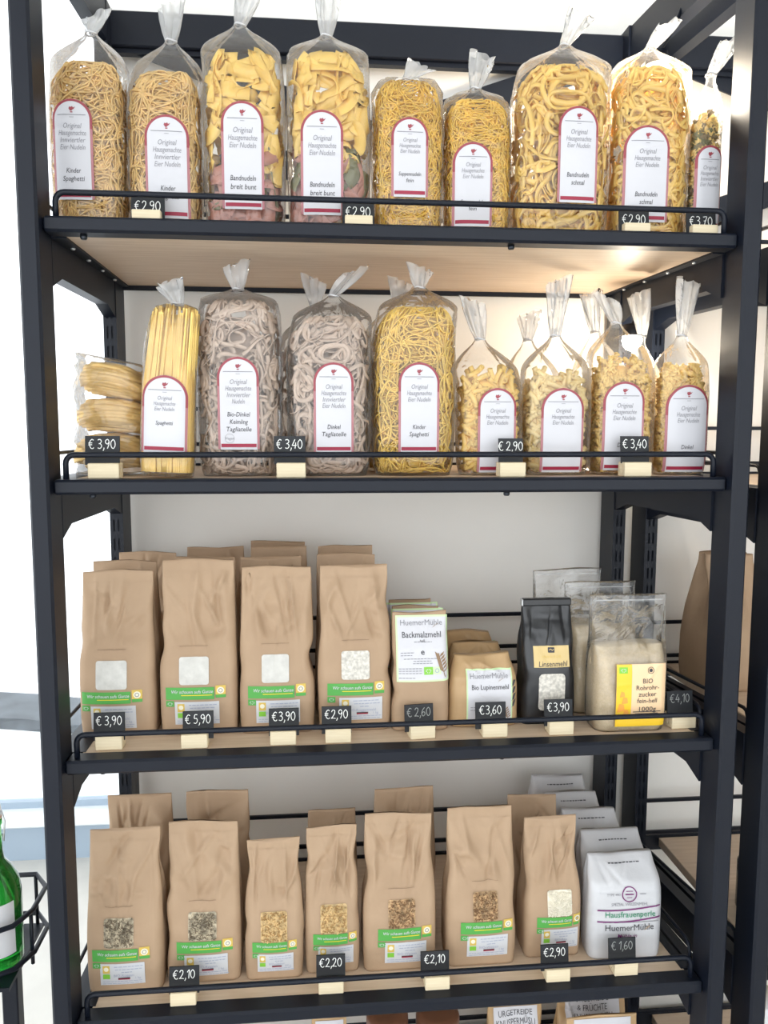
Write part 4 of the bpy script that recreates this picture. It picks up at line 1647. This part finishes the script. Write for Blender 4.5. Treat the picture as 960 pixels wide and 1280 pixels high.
malt_bag(526, 913, 72, 765, None, 'kraft malt flour bag with big white label reading Backmalzmehl', 301)
malt_bag(521, 900, 62, 757, .165, 'malt flour bag right behind the front Backmalzmehl bag', 302, False)
malt_bag(514, 890, 56, 750, .240, 'malt flour bag third in the Backmalzmehl row', 303, False)


def lupin_bag(px, pyb, wpx, ytop, Yf, label, seed, full=True):
    z0 = ZS[2]
    p = on(px, pyb, z0) if Yf is None else at(px, pyb, Yf)
    w = wpx / FPX * (p - CAM) @ FW
    d = .062
    h = at(px, ytop, p[1] + d / 2)[2] - z0
    root = thing('lupin_flour_bag', label, 'paper bag', (p[0], p[1] + d / 2, z0 + .0003), 'lupin flour bags')
    pk = Pack(w, d, h, seed, vb=(0, .08, .5, .72, .90, 1), kb=(.95, 1, 1, .95, .55, .22), va=(0, .12, .6, .8, 1), ka=(.98, 1, .99, .93, .80), camp=.004, gusset=.008, bulge=.004, rc=.014, calm=.74)
    pk.body('bag', 'kraft_gold', root)
    f = pk.front
    m = w / wpx
    lw = 58 * m
    cx = 6 * m
    lb = Print(f, .0013, cx).rect(-lw / 2, lw / 2, .004, h * .84, 10, 16).build('label', 'lime_edge', root)
    Print(f, .0018, cx).rect(-lw / 2 + .0022, lw / 2 - .0022, .006, h * .84 - .0022, 10, 16).build('label_paper', 'label_white', lb)
    g = Print(f, .0026, cx)
    g.text('HuemerMühle', -.001, h * .745, .0110, 0, 0, width=lw * .82)
    for z in (.30, .26):
        x = -.42 * lw
        while x < -.05 * lw:
            g.rect(x, x + .004, h * z, h * z + .001, 1, 1)
            x += .005
    g.build('small_print', 'ink_grey', lb)
    if full:
        Print(f, .0026, cx).text('Bio Lupinenmehl', .001, h * .585, .0105, 0, .004, width=lw * .80).build('product_name', 'ink', lb)
    r = Print(f, .0026, cx)
    ear(r, lw * .18, h * .66, .006, 1.5, 4)
    r.build('ear_print', 'kraft_fold', lb)
    r = Print(f, .0026, cx)
    ear(r, lw * .42, .010, .022, -.3, 5)
    r.build('ear_print', 'kraft_fold', lb)
    if full:
        q = Print(f, .0014, 0)
        for i in range(4):
            q.poly([(w * .385, h * (.28 + .10 * i)), (w * .42, h * (.38 + .10 * i)), (w * .455, h * (.40 + .09 * i)), (w * .425, h * (.30 + .10 * i))])
        q.build('leaf_print', 'ink', root)
    return root


lupin_bag(605, 908, 88, 817, None, 'squat kraft flour bag labelled Bio Lupinenmehl in front of two alike', 311)
lupin_bag(597, 895, 74, 802, .170, 'squat flour bag right behind the front Lupinenmehl bag', 312, False)
lupin_bag(587, 885, 68, 788, .245, 'squat flour bag third in the Lupinenmehl row', 313, False)


def lentil_bag():
    z0 = ZS[2]
    p = on(686, 905, z0)
    m = (p - CAM) @ FW / FPX
    w, d = 68 * m, .062
    h = at(686, 748, p[1] + d / 2)[2] - z0
    root = thing('lentil_flour_bag', 'black lentil flour bag with gold label reading Linsenmehl', 'flour bag', (p[0], p[1] + d / 2, z0 + .0003))
    pk = Pack(w, d, h, 321, vb=(0, .08, .45, .7, .9, 1), kb=(.95, 1, 1, .7, .2, .06), va=(0, .1, .5, .8, 1), ka=(1.0, 1.0, .98, .94, .91), camp=.0045, crease=16, gusset=.016, calm=.62)
    pk.body('bag', 'blackbag', root)
    f = pk.front
    b = MB()
    b.box(-w / 2 * .93, w / 2 * .93, -.0075, .004, h - .011, h + .001, .002)
    b.build('rolled_top', 'blackbag', root)
    b = MB(); b.box(-w / 2 * .955, -w / 2 * .90, -.0085, .0045, h - .0105, h + .0005, .001); b.build('clip_end', 'silver', root)
    lb = Print(f, .0013, .002).rect(-.0285, .0285, h * .475, h * .64, 10, 6).build('label', 'gold_label', root)
    k = Print(f, .0019, .002)
    k.rrect(-.0052, .0052, h * .587, h * .628, .001, 3, 4)
    k.text('Linsenmehl', .0015, h * .500, .0118, .12, .002, width=.046)
    k.build('print', 'ink', lb)
    k = Print(f, .0023, .002)
    k.stroke([(-.0035, h * .607), (-.001, h * .615), (.0015, h * .604), (.0038, h * .612)], .001)
    k.build('mark_line', 'gold_label', lb)
    k = Print(f, .0019, .002)
    k.text('T I N N G O L D' if False else 'I N N G O L D', 0, h * .556, .0048)
    k.build('brand_line', 'emblem_gold', lb)
    Print(f, .0012, .002).rrect(-.021, .021, h * .12, h * .425, .007).build('bag_window', 'flour_speck', root)


lentil_bag()


def sugar_bag(px, pyb, wpx, ytop, yfill, Yf, label, seed, labx, side=False):
    z0 = ZS[2]
    p = on(px, pyb, z0) if Yf is None else at(px, pyb, Yf)
    m = (p - CAM) @ FW / FPX
    w, d = wpx * m, .066
    yc = p[1] + d / 2
    h = at(px, ytop, yc)[2] - z0
    hf = at(px, yfill, yc)[2] - z0
    root = thing('sugar_bag', label, 'sugar bag', (p[0], yc, z0 + .0003), 'clear bags of cane sugar')
    kw = dict(va=(0, .1, .5, .8, 1), ka=(.93, .98, .98, 1.02, 1.04), rc=.018, bulge=.004)
    ps = Pack(w * .965, d * .94, hf, seed, vb=(0, .08, .6, .9, 1), kb=(.9, 1, 1, .80, .45), crease=4, camp=.0012, gusset=0, **{**kw, 'ka': (.92, .99, 1, 1, .97)})
    ps.body('sugar', 'sugar', root)
    k = hf / h
    pf = Pack(w, d, h, seed + 1, vb=(0, .06, k * .8, k, k + (1 - k) * .5, .93, 1), kb=(.93, 1.01, 1.01, .78, .36, .07, .05), crease=26, camp=.006, gusset=.004, calm=k * .95, **kw)
    pf.body('film', 'film_sugar', root, 60, 36)
    f = pf.front
    b = Print(f, .0006).rect(-w * .46, w * .46, h * .955, h * .965, 10, 1).build('seal', 'film_neck', root)
    x0, x1 = labx
    x0, x1 = x0 * m, x1 * m
    zt, zb = hf * .82, hf * .08
    lb = Print(f, .0030).rect(x0, x1, zb, zt, 10, 10).build('label', 'peach', root)
    Print(f, .0034).rect(x0, x0 + (x1 - x0) * (.30 if not side else 1), zb, zt, 4, 10).build('label_edge', 'sun_yellow', lb)
    if side:
        return root
    Print(f, .0036).rect(x0, x1, zb, zb + (zt - zb) * .17, 10, 3).build('label_foot', 'sun_yellow', lb)
    c = Print(f, .0038)
    for (a, z, s) in ((.10, .30, .006), (.17, .42, .005), (.12, .52, .004), (.2, .22, .005)):
        xx = x0 + (x1 - x0) * a
        c.poly([(xx - s, zb + (zt - zb) * z - s), (xx + s, zb + (zt - zb) * z - s * .6), (xx + s * .7, zb + (zt - zb) * z + s), (xx - s * .5, zb + (zt - zb) * z + s * 1.3)])
    c.build('label_motif', 'orange', lb)
    cx = x0 + (x1 - x0) * .62
    lw = x1 - x0
    t = Print(f, .0038)
    for i, (s, sz) in enumerate((('BIO', .0105), ('Rohrohr-', .0105), ('zucker', .0105), ('fein-hell', .0105), ('1000g', .0105))):
        t.text(s, cx, zt - (zt - zb) * (.27 + .105 * i) - (.003 if i == 4 else 0), sz, 0, .002, width=lw * (.2, .46, .36, .40, .34)[i])
    for q in range(3):
        t.rect(cx - lw * (.28 - .05 * q), cx + lw * (.28 - .05 * q), zb + (zt - zb) * (.235 - .032 * q), zb + (zt - zb) * (.247 - .032 * q), 4, 1)
    t.disc(cx + lw * .06, zt - (zt - zb) * .10, .0052, 18, .0044)
    t.disc(cx + lw * .06, zt - (zt - zb) * .10, .0028, 12)
    t.build('print', 'ink', lb)
    leaf_badge(f, lb, x0 + lw * .13, zt - (zt - zb) * .09, lw * .17, (zt - zb) * .10, off=.0038)
    return root


sugar_bag(790, 915, 96, 743, 803, None, 'clear bag of beige cane sugar with peach label reading BIO Rohrohrzucker', 331, (-24, 40))
sugar_bag(754, 905, 88, 727, 781, .135, 'clear bag of cane sugar right behind the labelled sugar bag', 335, (-4, 6), True)
sugar_bag(712, 890, 84, 711, 775, .225, 'crumpled clear sugar bag at the back, behind the black lentil flour', 338, (0, 6), True)


def white_flour(px, pyb, wpx, ytop, Yf, label, seed, full):
    z0 = ZS[3]
    p = on(px, pyb, z0) if Yf is None else at(px, pyb, Yf)
    m = (p - CAM) @ FW / FPX
    w, d = wpx * m, .0545
    h = at(px, ytop, p[1] + d * .8)[2] - z0
    root = thing('flour_pack', label, 'flour pack', (p[0], p[1] + d / 2, z0 + .0003), 'white wheat flour packs', (0, 0, -.03))
    pk = Pack(w, d, h, seed, vb=(0, .05, .6, .80, .95, 1), kb=(.95, 1, 1, .93, .38, .12), va=(0, .1, .6, .82, 1), ka=(.97, 1, 1, .98, .88), skew=.016, vskew=.72, crease=12, camp=.0032, gusset=.003, bulge=.0035, rc=.013, calm=.74)
    pk.body('bag', 'flour_bag', root)
    f = pk.front
    t = Print(f, .0012, .004).text('WEIZENMEHL TYPE 480' if False else '', 0, 0, .01)
    s = Print(f, .0012)
    x = -w * .2
    r = random.Random(seed)
    while x < w * .22:
        l = r.uniform(.002, .006)
        s.rect(x, x + l, h * .935, h * .943, 1, 1)
        x += l + .0015
    s.build('top_print', 'ink', root)
    if not full:
        return root
    g = Print(f, .0014, .004)
    g.text('SPEZIAL WEIZENMEHL', 0, h * .590, .0068, 0, 0, width=w * .50)
    g.text('TYPE 480', -w * .22, h * .690, .0056)
    g.text('GMO' if False else '', w * .2, h * .690, .0056)
    for i in range(3):
        g.rect(-w * .36, w * .40, h * .408 - .0008, h * .408 + .0002, 8, 1) if i == 0 else None
    g.rect(w * .14, w * .22, h * .69, h * .698, 2, 1)
    g.build('grey_print', 'ink_grey', root)
    Print(f, .0014, .004).text('HuemerMühle', .0, h * .348, .0150, 0, 0, width=w * .66).build('mill_name', 'ink', root)
    k = Print(f, .0014, .004)
    for zc in (h * .548, h * .428):
        P = [(xx, zc - .0022 * math.cos(xx / w * 4.5 + .6) + .003 * (xx / w)) for xx in np.linspace(-w * .44, w * .42, 16)]
        k.stroke(P, .0022)
    k.disc(-.0005, h * .690, .0125, 24, .0108)
    k.rect(-.006, .005, h * .720, h * .726, 2, 1)
    k.rect(-.0075, .0065, h * .685, h * .697, 2, 1)
    k.rect(-.005, .004, h * .655, h * .661, 2, 1)
    k.text('Mühle in Ort' if False else 'Mühle in', -.004, h * .262, .0095, .25, .006)
    k.build('purple_print', 'ink_purple', root)
    n = Print(f, .0014, .004)
    n.text('Hausfrauenperle', .001, h * .485, .0135, 0, .004, width=w * .68)
    n.build('product_name', 'ink_green', root)
    e = Print(f, .0020, .004)
    ear(e, w * .20, h * .315, .008, 1.3, 5)
    e.build('ear_print', 'kraft_gold', root)
    return root


white_flour(782, 1198, 93, 1064, None, 'white flour pack with green lettering between purple lines behind the 1,60 tag', 401, True)
white_flour(768, 1180, 84, 1036, .1455, 'plain white flour pack right behind the one with green lettering', 402, False)
white_flour(741, 1150, 77, 1010, .209, 'white flour pack third in its row with folded top', 403, False)
white_flour(718, 1130, 74, 989, .2725, 'white flour pack fourth in its row', 404, False)
white_flour(701, 1110, 74, 969, .336, 'white flour pack last in its row by the wall', 405, False)

# ------------------------------------------------------------------ price tags
price_tag(0, 189, '€2,90', what='chalk tag reading 2,90 under the second curly noodle bag', rise=-.002, y=.040, tz=.0215)
price_tag(0, 449, '€2,90', what='chalk tag reading 2,90 between wide ribbons and soup noodles', rise=-.002, y=.040, tz=.0215)
price_tag(0, 790, '€2,90', what='chalk tag reading 2,90 with a knot in its block, under narrow ribbons', rise=-.002, y=.040, tz=.0215)
price_tag(0, 873, '€3,70', what='chalk tag reading 3,70 under the dark spiral noodles', rise=-.002, y=.040, tz=.0215)
price_tag(1, 126, '€ 3,90', what='chalk tag reading 3,90 before the noodle nests', rise=.0125, y=.040, side=-.004, blockw=.042, cardw=.047)
price_tag(1, 363, '€ 3,40', what='chalk tag reading 3,40 between the two spelt ribbon bags', rise=.0125, y=.040, side=-.002, blockw=.041)
price_tag(1, 643, '€ 2,90', what='chalk tag with faint 2,90 before the deep yellow tubes', rise=.0095, y=.040, cardw=.036)
price_tag(1, 801, '€ 3,40', what='chalk tag reading 3,40 between the two spiral noodle bags', rise=.013, y=.040, cardw=.043, blockw=.041)
price_tag(2, 136, '€ 3,90', pyb=938, what='chalk tag with smudged 3,90 before the first kraft flour', rise=.004, side=-.002)
price_tag(2, 243, '€ 5,90', pyb=936, what='chalk tag reading 5,90 before the second kraft flour', rise=.004, side=.004)
price_tag(2, 354, '€3,90', pyb=932, what='chalk tag with neat bold 3,90 before the third kraft flour', rise=.004, side=.001)
price_tag(2, 423, '€2,90', pyb=929, what='chalk tag reading 2,90 before the speckled flour', rise=.004, side=-.002)
price_tag(2, 529, '€ 2,60', pyb=924, what='chalk tag reading 2,60 before the malt flour', rise=.002, faint=True, side=-.003, yaw=.1)
price_tag(2, 619, '€3,60', pyb=922, what='chalk tag reading 3,60 before the lupin flour', rise=.003, side=-.004, cardw=.047)
price_tag(2, 702, '€3,90', pyb=919, what='chalk tag reading 3,90 before the black lentil flour', rise=.004, side=-.001)
price_tag(2, 855, '€4,10', pyb=911, what='chalk tag with dim 4,10 beside the cane sugar', rise=.009, faint=True, side=.0, cardw=.043, yaw=.06, blockw=.040)
price_tag(3, 229, '€2,10', pyb=1258, what='chalk tag reading 2,10 before the rye grains', rise=.005)
price_tag(3, 414, '€2,20', pyb=1243, what='chalk tag reading 2,20 before the small bag of tan grains', rise=.006)
price_tag(3, 547, '€2,10', pyb=1238, what='chalk tag reading 2,10 between the two wheat bags', rise=.006, side=-.002)
price_tag(3, 698, '€2,90', pyb=1228, what='chalk tag reading 2,90 before the pale rice-like grains', rise=.005, side=-.002)
price_tag(3, 783, '€ 1,60', pyb=1220, what='chalk tag reading faint 1,60 before the white flour', rise=.006, faint=True, side=-.002)

# ------------------------------------------------------------------ lamps in the bays


def led_lamp(x, y, z, label, power, dx, dz):
    t = thing('led_lamp', label, 'lamp', (x, y, z), 'small lamps on the shelving arm')
    b = MB(); b.lathe([(.006, .026), (.016, .024), (.018, .008), (.017, .004)], 24); b.build('housing', 'metal', t, True)
    b = MB(); b.lathe([(.0165, .005), (.0175, -.004), (.0150, -.013), (.0095, -.019), (.003, -.0215)], 24); b.build('lens', 'lamp_glow', t, True)
    b = MB(); b.tube([(0, 0, .022), (dx * .5, 0, dz * .55), (dx, 0, dz)], .004, 8); b.build('bracket', 'metal', t, True)
    l = bpy.data.lights.new('lamp_light', 'POINT')
    l.energy, l.color, l.shadow_soft_size = power, (1, .90, .74), .02
    o = bpy.data.objects.new('lamp_light', l)
    COL.objects.link(o)
    o.parent = t
    o.location = (0, 0, -.046)


led_lamp(.900, .200, 2.020, 'small lit lamp behind the narrow ribbon noodles on the top shelf', 1.8, .040, .095)
led_lamp(.916, .300, 1.608, 'small lit lamp behind the spiral noodles under the top shelf', .5, .010, .062)

# ------------------------------------------------------------------ shelf below


def muesli_bag(px, ytop, wpx, Y, lines, label, seed, kraft=True):
    z0 = ZS[4]
    p = at(px, ytop, Y)
    m = (p - CAM) @ FW / FPX
    w, h, d = wpx * m, at(px, ytop, Y + .035)[2] - z0, .07
    root = thing('muesli_bag', label, 'muesli bag', (p[0], Y + d / 2, z0 + .0003), 'muesli bags on the lowest shelf')
    pk = Pack(w, d, h, seed, crease=8)
    pk.body('bag', 'kraft_gold', root)
    f = pk.front
    lb = Print(f, .0013).rect(-w * .37, w * .38, h * .05, h * .985, 10, 20).build('label', 'label_white', root)
    k = Print(f, .0019)
    z = h * .985 - .012
    for s in lines:
        k.text(s, 0, z, .0145, 0, 0, width=min(w * .66, len(s) * .0062))
        z -= .0145
    if lines:
        k.build('lettering', 'ink', lb)
    return root


muesli_bag(650, 1254, 76, .18, ['URGETREIDE', 'KNUSPERMÜSLI'], 'white and kraft bag reading Urgetreide Knuspermüsli on the lowest shelf', 501)
muesli_bag(748, 1236, 94, .20, ['URGETREIDE', '& FRÜCHTE', 'KNUSPERMÜSLI'], 'white and kraft bag reading Urgetreide und Früchte Knuspermüsli', 502)
muesli_bag(762, 1268, 100, .10, [], 'white-labelled muesli bag with bare top edge in the front row', 503)
muesli_bag(412, 1272, 48, .16, [], 'narrow white-labelled bag beside the brown lidded jars', 504)


def lid_jar(px, ytop, wpx, Y, label):
    z0 = ZS[4]
    p = at(px, ytop, Y)
    m = (p - CAM) @ FW / FPX
    r, h = wpx * m / 2, p[2] - z0
    t = thing('jar', label, 'jar', (p[0], Y, z0 + .0003), 'brown lidded jars')
    b = MB(); b.lathe([(r * .8, 0), (r * .95, .006), (r * .95, h - .05), (r * .82, h - .035), (r * .82, h - .02)], 32); b.build('glass_body', 'jar_dark', t, True)
    b = MB(); b.lathe([(r, h - .036), (r * 1.01, h - .030), (r * 1.01, h - .006), (r * .97, h - .001), (r * .6, h)], 32); b.build('lid', 'brown_lid', t, True)


lid_jar(484, 1266, 52, .14, 'brown lidded jar on the lowest shelf beside the narrow bag')
lid_jar(547, 1265, 54, .14, 'brown lidded jar on the lowest shelf beside the muesli')

# ------------------------------------------------------------------ goods on the second unit


def side_bag():
    z0 = .976
    root = thing('paper_bag', 'plain kraft bag with folded top on the second shelving unit', 'paper bag', (1.112, .305, z0 + .0003), None, (0, 0, .1))
    pk = Pack(.105, .13, .245, 610, vb=(0, .08, .34, .56, .86, .93, 1), kb=(.95, 1, .98, .82, .42, .30, .28), crease=12)
    pk.body('bag', 'kraft', root)


side_bag()


def small_jar(x, y, z0, r, h, label, lidm, bm):
    t = thing('jar', label, 'jar', (x, y, z0 + .0003), 'jars on the second shelving unit')
    b = MB(); b.lathe([(r * .9, 0), (r, .005), (r, h * .72), (r * .8, h * .82), (r * .8, h * .86)], 28); b.build('glass_body', bm, t, True)
    b = MB(); b.lathe([(r * .86, h * .84), (r * .88, h * .86), (r * .88, h * .98), (r * .8, h)], 28); b.build('lid', lidm, t, True)


p = on(917, 1150, .605)
small_jar(1.125, .168, .605, .036, .12, 'dark jar with pale lid glimpsed between the two steel posts', 'ceramic', 'jar_dark')
small_jar(1.125, .13, .21, .040, .26, 'tall pale jar on the lower board of the second unit', 'ceramic', 'muesli')


def green_pack():
    t = thing('carton', 'bright green carton on the second shelving unit beside its post', 'carton', (1.125, .075, .605 + .0003))
    b = MB(); b.box(-.045, .045, 0, .05, 0, .16, .002); b.build('box', 'pack_green', t)
    b = MB(); b.box(-.04, .04, -.0006, .0, .05, .11); b.build('front_panel', 'label_white', t)


green_pack()

# ------------------------------------------------------------------ wire stand with a green bottle


def bottle_stand():
    Y = .15
    a = at(0, 1165, Y)
    t = thing('wire_stand', 'black wire basket stand beside the shelving post', 'stand', (-.175, .15, 0))
    # post
    b = MB(); b.box(.022, .047, .0, .025, 0, .5985, .002); b.build('post', 'metal', t)
    b = MB(); b.box(-.35, -.325, .0, .025, 0, .5985, .002); b.build('post', 'metal', t)
    for z, nm in ((.620, 'basket_rail'), (.690, 'basket_rail')):
        o = [(-.38, -.07), (.02, -.07), (.062, -.045), (.078, -.005), (.078, .06), (.05, .10), (-.38, .10)]
        k = MB(); k.tube([(x, y, z) for x, y in o], .0042, 8, True); k.build(nm, 'metal', t, True)
    for (x, y) in ((.075, -.005), (.05, .095), (.02, -.07), (-.1, -.07), (-.2, -.07), (-.3, -.07)):
        k = MB(); k.tube([(x, y, .60), (x, y, .69)], .003, 6); k.build('basket_wire', 'metal', t, True)
    b = MB(); b.box(-.375, .06, -.066, .096, .598, .604); b.build('basket_floor', 'metal', t)
    q = thing('bottle', 'green glass swing-top bottle with pale label in the wire stand', 'bottle', (-.154, .145, .6045))
    pr = [(.030, .0), (.038, .004), (.040, .012), (.040, .118), (.037, .138), (.026, .160), (.0172, .172), (.0155, .186), (.0145, .228), (.0165, .230), (.0165, .240), (.012, .242)]
    b = MB(); b.lathe(pr, 36); b.build('glass_body', 'bottle_green', q, True)
    th = np.linspace(-PI * .85, -PI * .15, 16)
    V = [(.0405 * math.cos(x), .0405 * math.sin(x), z) for z in (.03, .115) for x in th]
    F = [(i, i + 1, i + 17, i + 16) for i in range(15)]
    lb = link('label', mesh(V, F), 'paper_white', q, True)
    b = MB(); b.lathe([(.010, .240), (.0155, .243), (.0165, .250), (.0150, .262), (.008, .268)], 24); b.build('stopper', 'ceramic', q, True)
    b = MB(); b.lathe([(.0150, .2385), (.0165, .240), (.0165, .2425), (.0150, .244)], 24); b.build('seal_ring', 'rubber', q, True)
    for s in (-1, 1):
        k = MB(); k.tube([(s * .017, 0, .252), (s * .022, -.002, .236), (s * .020, -.004, .205), (s * .0165, 0, .214)], .0013, 6); k.build('bail_wire', 'silver', q, True)
    k = MB(); k.tube([(.036, .02, .19), (.036, .02, .262)], .0026, 8)
    return t


bottle_stand()
